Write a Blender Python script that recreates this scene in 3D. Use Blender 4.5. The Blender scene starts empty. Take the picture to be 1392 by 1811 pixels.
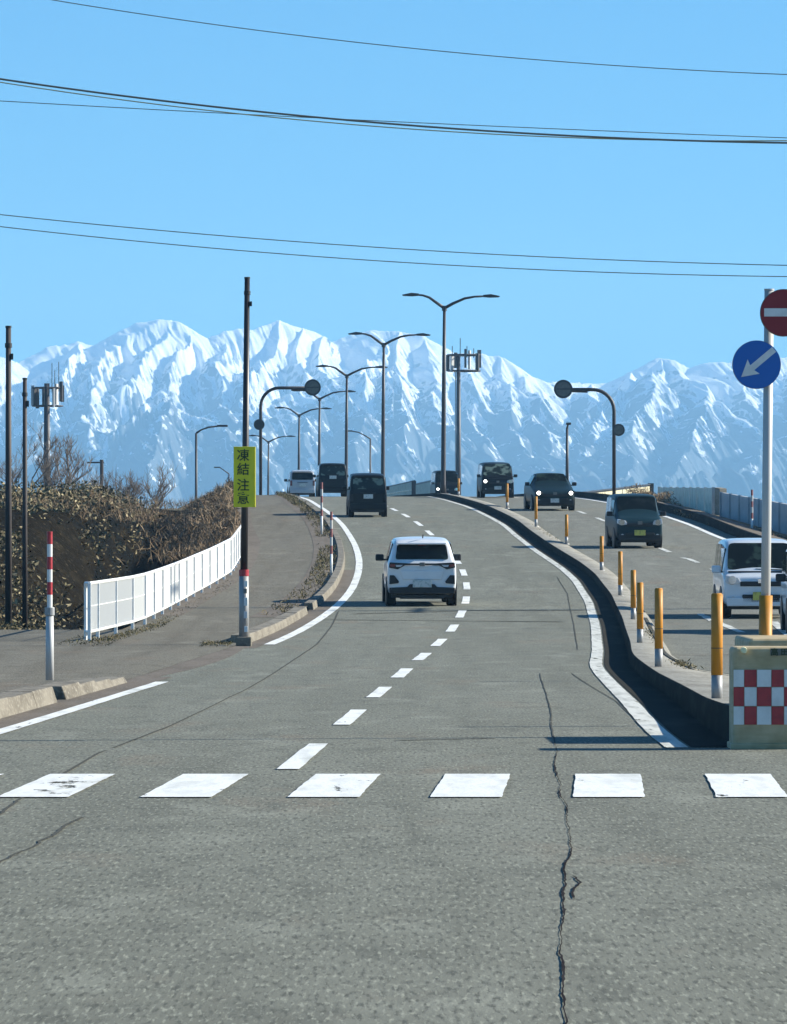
import bpy, bmesh, math, random
import numpy as np
from mathutils import Vector, Matrix
random.seed(7); rng = np.random.RandomState(7)
scn = bpy.context.scene
COL = scn.collection
# ------------------------------------------------------------------ camera, world, sun, exposure
F, HX, HY, EYE = 9000.0, 696.0, 970.0, 1.55      # focal length in photo pixels, vanishing point, eye height
cd = bpy.data.cameras.new('camera'); cam = bpy.data.objects.new('camera', cd); COL.objects.link(cam)
cam.location = (0, 0, EYE); cam.rotation_euler = (math.pi/2, 0, 0)
cd.sensor_fit = 'VERTICAL'; cd.sensor_height = 36.0; cd.lens = 36.0*F/1811.0
cd.shift_y = (HY-905.5)/1811.0; cd.clip_start = 0.5; cd.clip_end = 60000
scn.camera = cam
SUN_EL, SUN_AZ = 27.0, 10.0                        # degrees above horizon; degrees ahead of straight right (+X)
w = bpy.data.worlds.new('World'); scn.world = w; w.use_nodes = True
nt = w.node_tree; bg = nt.nodes['Background']
sky = nt.nodes.new('ShaderNodeTexSky'); sky.sky_type = 'NISHITA'; sky.sun_disc = False
sky.sun_elevation = math.radians(SUN_EL); sky.sun_rotation = math.radians(90-SUN_AZ)
sky.altitude = 1500; sky.air_density = 1.0; sky.dust_density = 0.1; sky.ozone_density = 3.0
tint = nt.nodes.new('ShaderNodeMix'); tint.data_type = 'RGBA'; tint.blend_type = 'MULTIPLY'; tint.inputs[0].default_value = 1
tint.inputs[7].default_value = (0.34, 0.98, 1.36, 1)
nt.links.new(sky.outputs[0], tint.inputs[6]); nt.links.new(tint.outputs[2], bg.inputs[0]); bg.inputs[1].default_value = 0.050
sd = bpy.data.lights.new('sun', 'SUN'); sd.energy = 5.0; sd.angle = math.radians(0.53); sd.color = (1.0, 0.95, 0.82)
sun = bpy.data.objects.new('sun', sd); COL.objects.link(sun); sun.location = (60, 60, 60)
_e, _a = math.radians(SUN_EL), math.radians(SUN_AZ)
SV = Vector((math.cos(_e)*math.cos(_a), math.cos(_e)*math.sin(_a), math.sin(_e)))
sun.rotation_euler = SV.to_track_quat('Z', 'Y').to_euler()
scn.view_settings.view_transform = 'Standard'; scn.view_settings.look = 'None'
scn.view_settings.gamma = 1.0; scn.view_settings.use_curve_mapping = False
scn.view_settings.exposure = 1.1
scn.cycles.volume_bounces = 1; scn.cycles.max_bounces = 6; scn.cycles.transparent_max_bounces = 12

# ------------------------------------------------------------------ helpers
def P(px, py, d): return Vector(((px-HX)*d/F, d, EYE+(HY-py)*d/F))
def PX(px, d): return (px-HX)*d/F
def PZ(py, d): return EYE+(HY-py)*d/F
def smooth_table(pts, lo=-40, hi=900, win=9):
    xs, ys = zip(*pts); g = np.arange(lo, hi+1.0)
    # linear extrapolation at both ends
    y = np.interp(g, xs, ys)
    s0 = (ys[1]-ys[0])/(xs[1]-xs[0]); s1 = (ys[-1]-ys[-2])/(xs[-1]-xs[-2])
    y = np.where(g < xs[0], ys[0]+s0*(g-xs[0]), y); y = np.where(g > xs[-1], ys[-1]+s1*(g-xs[-1]), y)
    k = np.ones(win)/win
    for _ in range(2):
        yp = np.concatenate([y[0]+(y[1]-y[0])*np.arange(-win, 0), y, y[-1]+(y[-1]-y[-2])*np.arange(1, win+1)])
        y = np.convolve(yp, k, 'same')[win:-win]
    return lambda d: np.interp(d, g, y)
ZT = [(-40,0),(39,0),(45.6,-.036),(55.6,-.081),(65.6,-.127),(75.6,-.113),(85.6,-.105),(95.6,-.022),(105.6,.107),(115.6,.291),(125.6,.531),
      (135.6,.834),(145.6,1.113),(155.6,1.41),(165.6,1.70),(175.6,2.0),(185.6,2.385),(195.6,2.767),(205.6,3.08),(215.6,3.35),(240,3.86),(265,4.27),
      (300,4.48),(340,4.42),(400,4.08),(450,3.66),(540,2.9),(700,1.5),(900,0.2)]
road_z = smooth_table(ZT)
DT = [(-40,-3.3),(35.6,-.73),(45.6,-.46),(55.6,-.225),(65.6,.04),(75.6,.353),(85.6,.70),(95.6,1.07),(105.6,1.367),(115.6,1.64),(125.6,1.83),(135.6,1.9),
      (145.6,1.88),(155.6,1.76),(165.6,1.58),(175.6,1.33),(185.6,1.01),(195.6,.565),(205.6,.11),(215.6,-.33),(235,-1.0),(250,-1.6),(265,-2.2),(310,-5.0),(355,-7.9),
      (400,-10.8),(445,-13.4),(535,-18.5),(700,-29),(900,-42)]
dash_x = smooth_table(DT, win=7)
ST = [(-40,2.3),(39.6,2.35),(44,2.40),(53,2.62),(72,3.0),(81.5,3.42),(100,4.12),(117,4.64),(131.5,4.86),(142,4.82),(159,4.54),(172,4.4),(185.6,4.2),(199,3.7),(220,3.05),
      (240,2.5),(265,1.9),(310,-1.0),(355,-3.9),(400,-6.7),(445,-9.3),(535,-14.2),(700,-24.6),(900,-37.6)]
shade_x = smooth_table(ST, win=5)
med_l = lambda d: shade_x(d)+.33            # foot of the median kerb
def med_r(d): return shade_x(d)+.98+np.interp(d, [40,46,55,64,75], [1.7,1.6,.9,.1,0])
left_line = lambda d: dash_x(d)-2.85
kerb_x = lambda d: dash_x(d)-3.25
right_edge = lambda d: shade_x(d)+6.9

def tag(o, label=None, cat=None, group=None, kind=None):
    if label: o['label'] = label
    if cat: o['category'] = cat
    if group: o['group'] = group
    if kind: o['kind'] = kind
    return o
def empty(name, loc, rz=0, label=None, cat=None, group=None, kind=None):
    o = bpy.data.objects.new(name, None); COL.objects.link(o); o.location = loc; o.rotation_euler = (0, 0, rz)
    o.empty_display_size = .2
    return tag(o, label, cat, group, kind)
def link(name, me, m=None, parent=None, smooth=False):
    if m is not None and not me.materials:
        for mm in (m if isinstance(m, (list, tuple)) else [m]): me.materials.append(mm)
    if smooth: me.polygons.foreach_set('use_smooth', [True]*len(me.polygons))
    o = bpy.data.objects.new(name, me); COL.objects.link(o)
    if parent is not None: o.parent = parent
    return o
def mesh_np(name, V, Fq, m, parent=None, smooth=False):
    V = np.asarray(V, dtype=np.float32); Fq = np.asarray(Fq, dtype=np.int32)
    me = bpy.data.meshes.new(name); n, k = Fq.shape
    me.vertices.add(len(V)); me.vertices.foreach_set('co', V.ravel())
    me.loops.add(n*k); me.loops.foreach_set('vertex_index', Fq.ravel())
    me.polygons.add(n); me.polygons.foreach_set('loop_start', np.arange(0, n*k, k, dtype=np.int32))
    me.polygons.foreach_set('loop_total', np.full(n, k, dtype=np.int32))
    me.update(calc_edges=True); me.validate()
    return link(name, me, m, parent, smooth)
class MB:
    def __init__(s): s.v = []; s.f = []
    def add(s, vs, fs):
        b = len(s.v); s.v += [tuple(v) for v in vs]; s.f += [tuple(i+b for i in f) for f in fs]; return s
    def box(s, c, size, rz=0, rx=0, ry=0):
        hx, hy, hz = size[0]/2, size[1]/2, size[2]/2
        M = Matrix.Rotation(rz, 3, 'Z') @ Matrix.Rotation(ry, 3, 'Y') @ Matrix.Rotation(rx, 3, 'X')
        vs = [Vector(c)+M@Vector((x*hx, y*hy, z*hz)) for z in (-1, 1) for x, y in ((-1,-1),(1,-1),(1,1),(-1,1))]
        return s.add(vs, [(3,2,1,0),(4,5,6,7),(0,1,5,4),(1,2,6,5),(2,3,7,6),(3,0,4,7)])
    def tube(s, pts, r, n=8, caps=True):
        pts = [Vector(p) for p in pts]; rs = r if isinstance(r, (list, tuple)) else [r]*len(pts)
        b = len(s.v); up = None
        for i, p in enumerate(pts):
            t = (pts[min(i+1, len(pts)-1)]-pts[max(i-1, 0)]).normalized()
            if up is None: up = Vector((0,0,1)) if abs(t.z) < .9 else Vector((0,1,0))
            a = t.cross(up).normalized(); c = a.cross(t).normalized(); up = c
            for k in range(n):
                q = 2*math.pi*k/n; s.v.append(tuple(p+a*(math.cos(q)*rs[i])+c*(math.sin(q)*rs[i])))
        for i in range(len(pts)-1):
            for k in range(n):
                k2 = (k+1) % n; s.f.append((b+i*n+k, b+i*n+k2, b+(i+1)*n+k2, b+(i+1)*n+k))
        if caps:
            s.f.append(tuple(b+k for k in range(n-1, -1, -1))); e = b+(len(pts)-1)*n; s.f.append(tuple(e+k for k in range(n)))
        return s
    def disc(s, c, r, depth, n=32, r2=None):          # short cylinder, axis along Y
        b = len(s.v); r2 = r if r2 is None else r2
        for y, rr in ((-depth/2, r), (depth/2, r2)):
            for k in range(n):
                q = 2*math.pi*k/n; s.v.append((c[0]+rr*math.cos(q), c[1]+y, c[2]+rr*math.sin(q)))
        s.f.append(tuple(b+k for k in range(n))); s.f.append(tuple(b+n+k for k in range(n-1, -1, -1)))
        for k in range(n): k2 = (k+1) % n; s.f.append((b+k, b+n+k, b+n+k2, b+k2))
        return s
    def prism(s, poly, y0, y1):                       # polygon in XZ, extruded along Y
        b = len(s.v); n = len(poly)
        for y in (y0, y1): s.v += [(x, y, z) for x, z in poly]
        s.f.append(tuple(b+k for k in range(n))); s.f.append(tuple(b+n+k for k in range(n-1, -1, -1)))
        for k in range(n): k2 = (k+1) % n; s.f.append((b+k, b+n+k, b+n+k2, b+k2))
        return s
    def mesh(s, name, bevel=0, seg=2, weld=False):
        me = bpy.data.meshes.new(name); me.from_pydata(s.v, [], s.f)
        bm = bmesh.new(); bm.from_mesh(me)
        if weld: bmesh.ops.remove_doubles(bm, verts=bm.verts, dist=1e-4)
        bmesh.ops.recalc_face_normals(bm, faces=bm.faces)
        if bevel: bmesh.ops.bevel(bm, geom=[e for e in bm.edges if len(e.link_faces) == 2 and e.calc_face_angle(0) > .5], offset=bevel, segments=seg, affect='EDGES', profile=.5, clamp_overlap=True)
        bm.to_mesh(me); bm.free(); return me
    def build(s, name, m, parent=None, bevel=0, seg=2, smooth=False, weld=False):
        return link(name, s.mesh(name, bevel, seg, weld), m, parent, smooth)
def copy_tree(o, parent=None):
    c = o.copy(); COL.objects.link(c)
    if parent is not None: c.parent = parent
    for ch in list(o.children): copy_tree(ch, c)
    return c

# ------------------------------------------------------------------ materials
def mat(name, color, rough=.6, metal=0., noise=None, bump=None, emit=None, spec=None, coat=0, worn=None):
    """noise=(scale xyz, colour2, low, high[, detail]); bump=(scale xyz, strength, distance); worn=(scale xyz, threshold)"""
    m = bpy.data.materials.new(name); m.use_nodes = True; N = m.node_tree.nodes; L = m.node_tree.links; b = N['Principled BSDF']
    b.inputs['Base Color'].default_value = (*color, 1); b.inputs['Roughness'].default_value = rough; b.inputs['Metallic'].default_value = metal
    if spec is not None: b.inputs['Specular IOR Level'].default_value = spec
    if coat: b.inputs['Coat Weight'].default_value = coat; b.inputs['Coat Roughness'].default_value = .04
    if emit: b.inputs['Emission Color'].default_value = (*emit[0], 1); b.inputs['Emission Strength'].default_value = emit[1]
    tc = N.new('ShaderNodeTexCoord')
    def nz(scale, detail=4, rough_=.55):
        mp = N.new('ShaderNodeMapping'); mp.inputs['Scale'].default_value = scale; L.new(tc.outputs['Object'], mp.inputs[0])
        n = N.new('ShaderNodeTexNoise'); n.inputs['Scale'].default_value = 1; n.inputs['Detail'].default_value = detail; n.inputs['Roughness'].default_value = rough_
        L.new(mp.outputs[0], n.inputs['Vector']); return n.outputs['Fac']
    cur = None
    if noise:
        for k, q in enumerate(noise if isinstance(noise, list) else [noise]):
            mr = N.new('ShaderNodeMapRange'); mr.inputs[1].default_value = q[2]; mr.inputs[2].default_value = q[3]
            L.new(nz(q[0], q[4] if len(q) > 4 else 4), mr.inputs[0])
            mx = N.new('ShaderNodeMix'); mx.data_type = 'RGBA'; mx.inputs[6].default_value = (*color, 1); mx.inputs[7].default_value = (*q[1], 1)
            if cur is not None: L.new(cur, mx.inputs[6])
            L.new(mr.outputs[0], mx.inputs[0]); cur = mx.outputs[2]
        L.new(cur, b.inputs['Base Color'])
    if bump:
        bp = N.new('ShaderNodeBump'); bp.inputs['Strength'].default_value = bump[1]; bp.inputs['Distance'].default_value = bump[2]
        L.new(nz(bump[0]), bp.inputs['Height']); L.new(bp.outputs[0], b.inputs['Normal'])
    if worn:
        mr = N.new('ShaderNodeMapRange'); mr.inputs[1].default_value = worn[1]; mr.inputs[2].default_value = worn[1]+.04
        L.new(nz(worn[0], 8, .7), mr.inputs[0]); L.new(mr.outputs[0], b.inputs['Alpha'])
    return m
def asphalt(name, base, dark, light, fine=1.0):
    k = lambda c, f: tuple(min(1, x*f) for x in c)
    return mat(name, base, .92, noise=[((.25,.05,1), light, .45, .75, 5), ((.9,.12,1), dark, .5, .85, 6),
                                       ((1.7,.05,1), k(dark, .93), .50, .78, 4),
                                       ((.8,.22,1), (base[0]*1.12, base[1]*.93, base[2]*.86), .58, .74, 4),
                                       ((3.2,.8,1), k(base, .70), .52, .70, 6),
                                       ((1.3,.45,1), k(light, 1.18), .56, .72, 7),
                                       ((40*fine,4.6*fine,1), k(base, .50), .50, .66, 4),
                                       ((50*fine,5.4*fine,1), k(base, 1.75), .54, .70, 3)],
               bump=((60,12,1), .4, .005), spec=.25)
M = {}
M['asphalt'] = asphalt('asphalt', (.156,.159,.128), (.124,.125,.098), (.186,.190,.156))
M['asphalt_r'] = asphalt('asphalt_far_carriageway', (.165,.165,.136), (.132,.131,.106), (.196,.194,.162))
M['sidewalk'] = asphalt('sidewalk_asphalt', (.140,.128,.098), (.088,.074,.052), (.168,.156,.124))
M['concrete'] = mat('concrete', (.25,.238,.20), .9, noise=[((2,.6,2), (.165,.15,.12), .4, .7), ((20,4,20), (.36,.34,.30), .5, .8)], bump=((30,30,30), .4, .01))
M['kerb'] = mat('kerb_concrete', (.19,.168,.13), .9, noise=[((3,1,3), (.10,.085,.062), .4, .65), ((25,8,25), (.26,.235,.19), .5, .75)], bump=((30,20,30), .5, .01))
M['kerb_dark'] = mat('kerb_with_painted_shade', (.030,.028,.024), .9, noise=((3,1,6), (.05,.047,.04), .45, .75), bump=((30,20,30), .5, .01), spec=.03)  # kerb face colour darkened to carry the shade it stands in
M['shaded_soil'] = mat('soil_with_painted_shade', (.007,.007,.006), .95, noise=((1.5,.6,1.5), (.018,.015,.011), .5, .75), bump=((8,8,8), .6, .08), spec=.02)  # near-black ground colour paints the deep shade of the hollow
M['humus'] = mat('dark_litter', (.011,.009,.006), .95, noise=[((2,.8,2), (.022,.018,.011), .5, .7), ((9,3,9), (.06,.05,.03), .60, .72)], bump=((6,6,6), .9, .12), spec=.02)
M['dirt'] = mat('gutter_dirt', (.13,.105,.08), .95, noise=[((3,.5,3), (.09,.072,.05), .4, .65), ((30,5,30), (.18,.15,.12), .5, .75)], bump=((30,20,30), .6, .02))
M['paint'] = mat('road_paint', (.80,.80,.77), .6, noise=[((8,1.2,8), (.60,.60,.56), .48, .72), ((60,9,60), (.66,.66,.62), .5, .7), ((2.2,.5,3), (.52,.52,.47), .56, .72)], worn=((5,.9,5), .335))
M['paint_chipped'] = mat('chipped_road_paint', (.78,.78,.75), .6, noise=[((8,1.2,8), (.60,.59,.55), .45, .7), ((3,1.0,3), (.42,.40,.33), .58, .70)], worn=((3.5,1.3,5), .39))
M['paint_dirty'] = mat('dirty_road_paint', (.60,.60,.55), .7, noise=[((8,.8,8), (.36,.36,.32), .45, .7)], worn=((7,.8,5), .36))
M['tar'] = mat('tar', (.016,.013,.013), .95, noise=((8,1,8), (.035,.03,.03), .4, .7), spec=.05)
M['picket'] = mat('shade_toned_picket_paint', (.60,.60,.58), .5)  # toned below the rails to paint in shading from the gaps
M['redfade'] = mat('faded_red_band', (.26,.09,.085), .6)
M['whitefade'] = mat('faded_white_band', (.48,.48,.46), .6)
M['tar_and_shade'] = mat('old_tar_and_shade', (.082,.082,.072), .95, spec=.05, worn=((3,.4,3), .36))
M['grass'] = mat('dry_ground', (.13,.105,.06), .95, noise=[((.6,.3,.6), (.07,.065,.035), .4, .65), ((5,2,5), (.19,.155,.09), .5, .7)], bump=((6,6,6), .8, .1))
M['steel'] = mat('galvanised_steel', (.50,.50,.49), .5, .1, noise=((3,3,1), (.40,.40,.40), .4, .7))
M['darkpole'] = mat('dark_painted_pole', (.022,.02,.024), .4, .2, noise=((4,4,1), (.055,.045,.04), .4, .7))
M['lamp_grey'] = mat('lamp_paint', (.050,.045,.048), .5, .1)
M['wood'] = mat('weathered_pole', (.06,.048,.045), .7, noise=((20,20,1), (.03,.025,.025), .4, .7))
M['white'] = mat('white_rail_paint', (.80,.80,.78), .45, noise=((4,4,6), (.66,.65,.6), .5, .75))
M['amber'] = mat('amber_rubber', (.52,.215,.014), .55, noise=((6,6,3), (.36,.15,.012), .45, .7))
M['greybase'] = mat('grey_sleeve', (.30,.30,.30), .5, .3)
M['red'] = mat('red_reflective', (.42,.03,.035), .35, noise=((15,15,15), (.30,.02,.03), .4, .7))
M['redsign'] = mat('red_sign_sheet', (.26,.014,.02), .4)
M['whitesign'] = mat('white_sheet', (.72,.72,.70), .4, noise=((8,8,8), (.6,.6,.58), .45, .7))
M['blue'] = mat('blue_sign_sheet', (.010,.12,.46), .35)
M['signback'] = mat('sign_back', (.17,.17,.16), .5, .4, noise=((9,9,9), (.12,.12,.11), .4, .7))
M['signrim'] = mat('sign_rim', (.06,.06,.06), .5)
M['lime'] = mat('lime_yellow_board', (.80,.72,.015), .5, noise=((6,6,3), (.68,.60,.014), .4, .7))
M['ink'] = mat('dark_lettering', (.035,.05,.012), .6)
M['khaki'] = mat('dusty_yellow_plastic', (.50,.40,.24), .7, noise=[((5,5,8), (.32,.25,.13), .4, .7), ((1.5,1.5,30), (.40,.32,.17), .5, .7)], bump=((8,8,12), .3, .01))
M['yellowcap'] = mat('pale_yellow_cap', (.78,.74,.45), .5)
M['panel'] = mat('blue_grey_wall_panel', (.40,.42,.44), .7, noise=((.6,.6,2), (.32,.34,.36), .4, .7))
M['meshpanel'] = mat('pale_wall_panel', (.72,.72,.60), .7, noise=((2,2,2), (.45,.44,.33), .5, .7))
M['parapet'] = mat('bridge_parapet_concrete', (.55,.50,.34), .85, noise=((2,.5,3), (.36,.32,.2), .4, .7))
M['greenpanel'] = mat('pale_green_barrier', (.36,.42,.36), .6, noise=((1,1,3), (.25,.30,.26), .4, .7))
M['black'] = mat('black_trim', (.012,.012,.014), .5)
M['tyre'] = mat('tyre_rubber', (.015,.015,.016), .85)
M['rim'] = mat('wheel_metal', (.35,.35,.36), .3, .8)
M['glass'] = mat('dark_window_glass', (.010,.014,.014), .06, noise=((3.2,3.2,4.5), (.035,.055,.045), .5, .62, 2), spec=.25)
M['glass_dark'] = mat('tinted_glass', (.006,.009,.010), .05, noise=((2.5,2.5,3.5), (.02,.025,.025), .5, .65, 2), spec=.2)
M['glass_painted_daylight'] = mat('windscreen_with_painted_daylight', (.02,.028,.026), .06, noise=((2.2,2.2,3.5), (.17,.22,.18), .52, .6, 2), spec=.25)  # opaque; lighter blotches paint the daylight seen through the car
M['taillight'] = mat('tail_light_lens', (.16,.008,.012), .2, coat=1)
M['clearlens'] = mat('clear_lens', (.55,.56,.58), .15, coat=1)
M['plate_w'] = mat('white_number_plate', (.58,.60,.58), .5, noise=((14,14,14), (.36,.42,.40), .52, .6))
M['plate_y'] = mat('yellow_number_plate', (.55,.50,.10), .5, noise=((14,14,14), (.35,.32,.08), .52, .6))
M['chrome'] = mat('chrome', (.7,.7,.7), .12, 1.0)
M['beam'] = mat('lit_headlamp', (.9,.9,.9), .3, emit=((1,1,.93), 5.0))
def paint(name, c, rough=.4): return mat(name, c, rough, .0, coat=(.7 if c[0] > .1 else .0), spec=(.5 if c[0] > .1 else .25), noise=((3,3,3), tuple(x*.9 for x in c), .45, .75))
M['car_white'] = paint('white_car_paint', (.74,.75,.76)); M['car_silver'] = paint('silver_car_paint', (.42,.44,.48))
M['car_black'] = paint('black_car_paint', (.008,.011,.014)); M['car_teal'] = paint('dark_teal_car_paint', (.010,.030,.038))
M['car_dark'] = paint('dark_green_car_paint', (.007,.018,.020)); M['car_van'] = paint('pearl_white_van_paint', (.62,.66,.70))
M['bark'] = mat('bare_bark', (.21,.17,.14), .9, noise=((5,5,5), (.09,.07,.06), .4, .7))
def leafmat(name, cols, rough=.85):
    m = bpy.data.materials.new(name); m.use_nodes = True; N = m.node_tree.nodes; L = m.node_tree.links; b = N['Principled BSDF']
    g = N.new('ShaderNodeNewGeometry'); r = N.new('ShaderNodeValToRGB'); L.new(g.outputs['Random Per Island'], r.inputs[0])
    r.color_ramp.elements[0].color = (*cols[0], 1); r.color_ramp.elements[1].color = (*cols[-1], 1)
    for i, c in enumerate(cols[1:-1]):
        e = r.color_ramp.elements.new((i+1)/(len(cols)-1)); e.color = (*c, 1)
    L.new(r.outputs[0], b.inputs['Base Color']); b.inputs['Roughness'].default_value = rough; b.inputs['Specular IOR Level'].default_value = .2
    return m
M['brush'] = leafmat('dead_leaves', [(.03,.026,.015), (.10,.08,.045), (.20,.16,.09), (.36,.30,.18), (.08,.075,.035), (.15,.12,.07)])
M['reed'] = leafmat('dry_reeds', [(.13,.085,.05), (.22,.155,.095), (.31,.235,.15)])
M['weed'] = leafmat('kerbside_weeds', [(.045,.045,.022), (.10,.085,.04), (.19,.15,.085), (.07,.08,.03)])
M['snowfall'] = None

# ------------------------------------------------------------------ numpy noise
def vnoise(x, y, seed=0):
    r = np.random.RandomState(seed).rand(257, 257); xi = np.floor(x).astype(int); yi = np.floor(y).astype(int)
    fx = x-xi; fy = y-yi; fx = fx*fx*(3-2*fx); fy = fy*fy*(3-2*fy); xi %= 256; yi %= 256
    return (r[xi, yi]*(1-fx)+r[xi+1, yi]*fx)*(1-fy)+(r[xi, yi+1]*(1-fx)+r[xi+1, yi+1]*fx)*fy
def fbm(x, y, oct=5, seed=0, gain=.5, ridged=False):
    s = 0; a = 1; t = 0
    for o in range(oct):
        n = vnoise(x*2**o+17.3*o, y*2**o+5.1*o, seed+o)
        if ridged: n = 1-abs(2*n-1)
        s = s+a*n; t += a; a *= gain
    return s/t
def grid_faces(nu, nv):
    i = np.arange(nu-1)[:, None]*nv+np.arange(nv-1)[None, :]
    return np.stack([i, i+nv, i+nv+1, i+1], -1).reshape(-1, 4)

# ------------------------------------------------------------------ the ground and the roads
V = np.array([(-9000,-1500,-1.6),(9000,-1500,-1.6),(9000,12400,-1.6),(-9000,12400,-1.6)])
tag(mesh_np('ground', V, [(0,1,2,3)], M['grass']), kind='structure')
def ribbon(name, d0, d1, cols, m, step=1.5, parent=None, smooth=False, kind='structure'):
    """cols: list of (x function, z function); the strip follows the road from d0 to d1"""
    n = max(2, int((d1-d0)/step)+1); d = np.linspace(d0, d1, n)
    V = np.stack([np.stack([np.asarray(x(d))+0*d, d, np.asarray(z(d))+0*d], -1) for x, z in cols], 1).reshape(-1, 3)
    k = len(cols)
    Fc = grid_faces(n, k)[:, ::-1]
    o = mesh_np(name, V, Fc, m, parent, smooth)
    return tag(o, kind=kind) if parent is None else o
rz = lambda off: (lambda d: road_z(d)+off)
off = lambda f, c: (lambda d: f(d)+c)
# intersection slab and the two carriageways
n = 61
tag(mesh_np('intersection', [(-60,-30,0),(60,-30,0),(60,39.5,0),(-60,39.5,0)], [(0,1,2,3)], M['asphalt']), kind='structure')
ribbon('road', 39.5, 760, [(off(kerb_x, -.1), rz(0)), (dash_x, rz(0)), (off(med_l, .02), rz(0))], M['asphalt'])
def far_r(d): return shade_x(d)+7.4+np.interp(d, [40, 60, 90], [26, 8, 0])
ribbon('oncoming_road', 39.5, 760, [(off(med_r, -.02), rz(0)), (off(med_r, 3.0), rz(0)), (far_r, rz(0))], M['asphalt_r'])
# left pavement: kerb, gutter dirt, weeds strip, sidewalk
def fence_x(d): return np.interp(d, [44,80,88,97,108,118,134,150,165,185,210,260,760], [-9,-5.6,-5.26,-4.85,-4.75,-4.62,-4.26,-4.45,-4.75,-5.6,-6.4,-8.6,-40])
def side_l(d): return np.minimum(np.interp(d, [39.5,70,86,92], [-60,-60,-45,0]), 0)*(d < 98)+fence_x(d)-.25
ribbon('sidewalk', 39.5, 96, [(lambda d: -60+0*d, rz(.03)), (off(fence_x, -.2), rz(.03)), (off(kerb_x, -.6), rz(.03)), (off(kerb_x, -.14), lambda d: road_z(d)+np.interp(d, [60,64,86,88], [.03,.004,.004,.03]))], M['sidewalk'], step=1)
rs = lambda d: road_z(d)+np.interp(d, [95.9, 102], [.026, .08])
ribbon('raised_sidewalk', 95.9, 330, [(off(fence_x, -.25), rs), (off(kerb_x, -1.3), rs), (off(kerb_x, -.14), rs)], M['sidewalk'])
ribbon('gutter', 40, 66, [(off(kerb_x, -.1), rz(.004)), (off(left_line, -.08), rz(.006))], M['dirt'], step=1)
M['painted_kerb_shade'] = mat('painted_kerb_shade', (.040,.038,.032), .95, noise=((2,.4,2), (.065,.06,.05), .5, .75), bump=((30,8,30), .5, .01), spec=.03)
ribbon('median_shade_strip', 39.9, 470, [(off(shade_x, -.03), rz(.005)), (off(med_l, .005), rz(.006))], M['painted_kerb_shade'], step=1)  # dark strip paints the kerb's cast shadow onto the road
ribbon('gutter', 84, 140, [(off(kerb_x, -.1), rz(.004)), (off(left_line, -.08), rz(.006))], M['dirt'], step=1)
ribbon('driveway_apron', 63, 87, [(lambda d: kerb_x(d)-.12, rz(.008)), (lambda d: kerb_x(d)+.33*np.sin((d-63)/24*3.14), rz(.004))], M['dirt'], step=1)
ribbon('verge', 103, 300, [(off(kerb_x, -.95+0), rz(.086)), (off(kerb_x, -.14), rz(.086))], M['dirt'], step=1.5)
ribbon('verge', 104, 330, [(off(fence_x, -.25), rz(.084)), (off(fence_x, .45), rz(.085))], M['dirt'], step=1.5)
# median: kerb, top, low far side
def hk(d): return np.interp(d, [39.8,42,46,55,60], [.29,.28,.24,.20,.18])
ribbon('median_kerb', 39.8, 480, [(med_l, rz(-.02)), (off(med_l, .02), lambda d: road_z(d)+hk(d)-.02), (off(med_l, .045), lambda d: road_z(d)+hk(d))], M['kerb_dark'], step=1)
ribbon('median_top', 39.8, 480, [(off(med_l, .045), lambda d: road_z(d)+hk(d)), (off(med_l, .2), lambda d: road_z(d)+hk(d)-.002), (off(med_r, -.06), lambda d: road_z(d)+hk(d)*.75), (med_r, lambda d: road_z(d)+hk(d)*.3), (med_r, rz(-.02))], M['concrete'], step=1)
x0, x1 = float(med_l(39.8)), float(med_r(39.8))
MB().add([(x0,39.8,-.02),(x1,39.8,-.02),(x1,39.8,.25),(x0+.045,39.8,.29)], [(0,1,2,3)]).build('median_end', M['kerb_dark'])
tag(bpy.data.objects['median_end'], kind='structure')
ribbon('tar_joint', 60, 100, [(off(med_r, -.17), lambda d: road_z(d)+hk(d)*.75+.024), (off(med_r, -.11), lambda d: road_z(d)+hk(d)*.75+.02)], M['tar_and_shade'], step=1)
# right side of the oncoming road
rk = lambda d: right_edge(d)+.4
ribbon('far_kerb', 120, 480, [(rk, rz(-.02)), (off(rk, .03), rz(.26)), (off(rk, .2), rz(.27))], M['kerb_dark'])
ribbon('far_sidewalk', 120, 480, [(off(rk, .2), rz(.266)), (off(rk, .8), rz(.2)), (off(rk, 1.3), rz(.05))], M['dirt'])
ribbon('far_bank', 60, 480, [(off(rk, 1.3), rz(.05)), (off(rk, 3), rz(-.15)), (off(rk, 9), rz(-.5)), (off(rk, 30), rz(-1.6)), (off(rk, 120), lambda d: -1.7+0*d)], M['grass'])
ribbon('far_corner_pavement', 39.5, 122, [(off(far_r, -.1), rz(.004)), (lambda d: 60+0*d, rz(.004))], M['sidewalk'])

# left embankment as a height field
XS = np.linspace(-120, 0, 241)[:, None]; DS = np.arange(96, 760, 1.5)[None, :]
fx = fence_x(DS); XX = fx-.2-(0-XS)*1.0; DD = DS+0*XX; q = (0-XS)+0*XX      # q = metres left of the fence line
toe = np.interp(-XX, [5.5, 8, 9.5, 11, 20], [170, 152, 132, 116, 106])
t = np.clip((DD-toe)/52, 0, 1); t = t*t*(3-2*t)
floor = np.interp(DD, [96, 104, 140], [.0, -.3, -.9]); Ht = np.interp(DD, [100, 150, 200, 260, 400, 760], [2.5, 2.65, 3.1, 3.5, 3.3, 0])
zm = floor+(Ht-floor)*t+(fbm(XX*.25+40, DD*.12, 4, 3)-.5)*.9*t
near = road_z(DD)+.08
ravine = np.clip((q-1.2)/3.4, 0, 1); ravine = 1-(1-ravine)*np.clip((222-DD)/14, 0, 1); zm = zm*ravine+np.minimum(zm, road_z(DD)-1.6)*(1-ravine)
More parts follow.
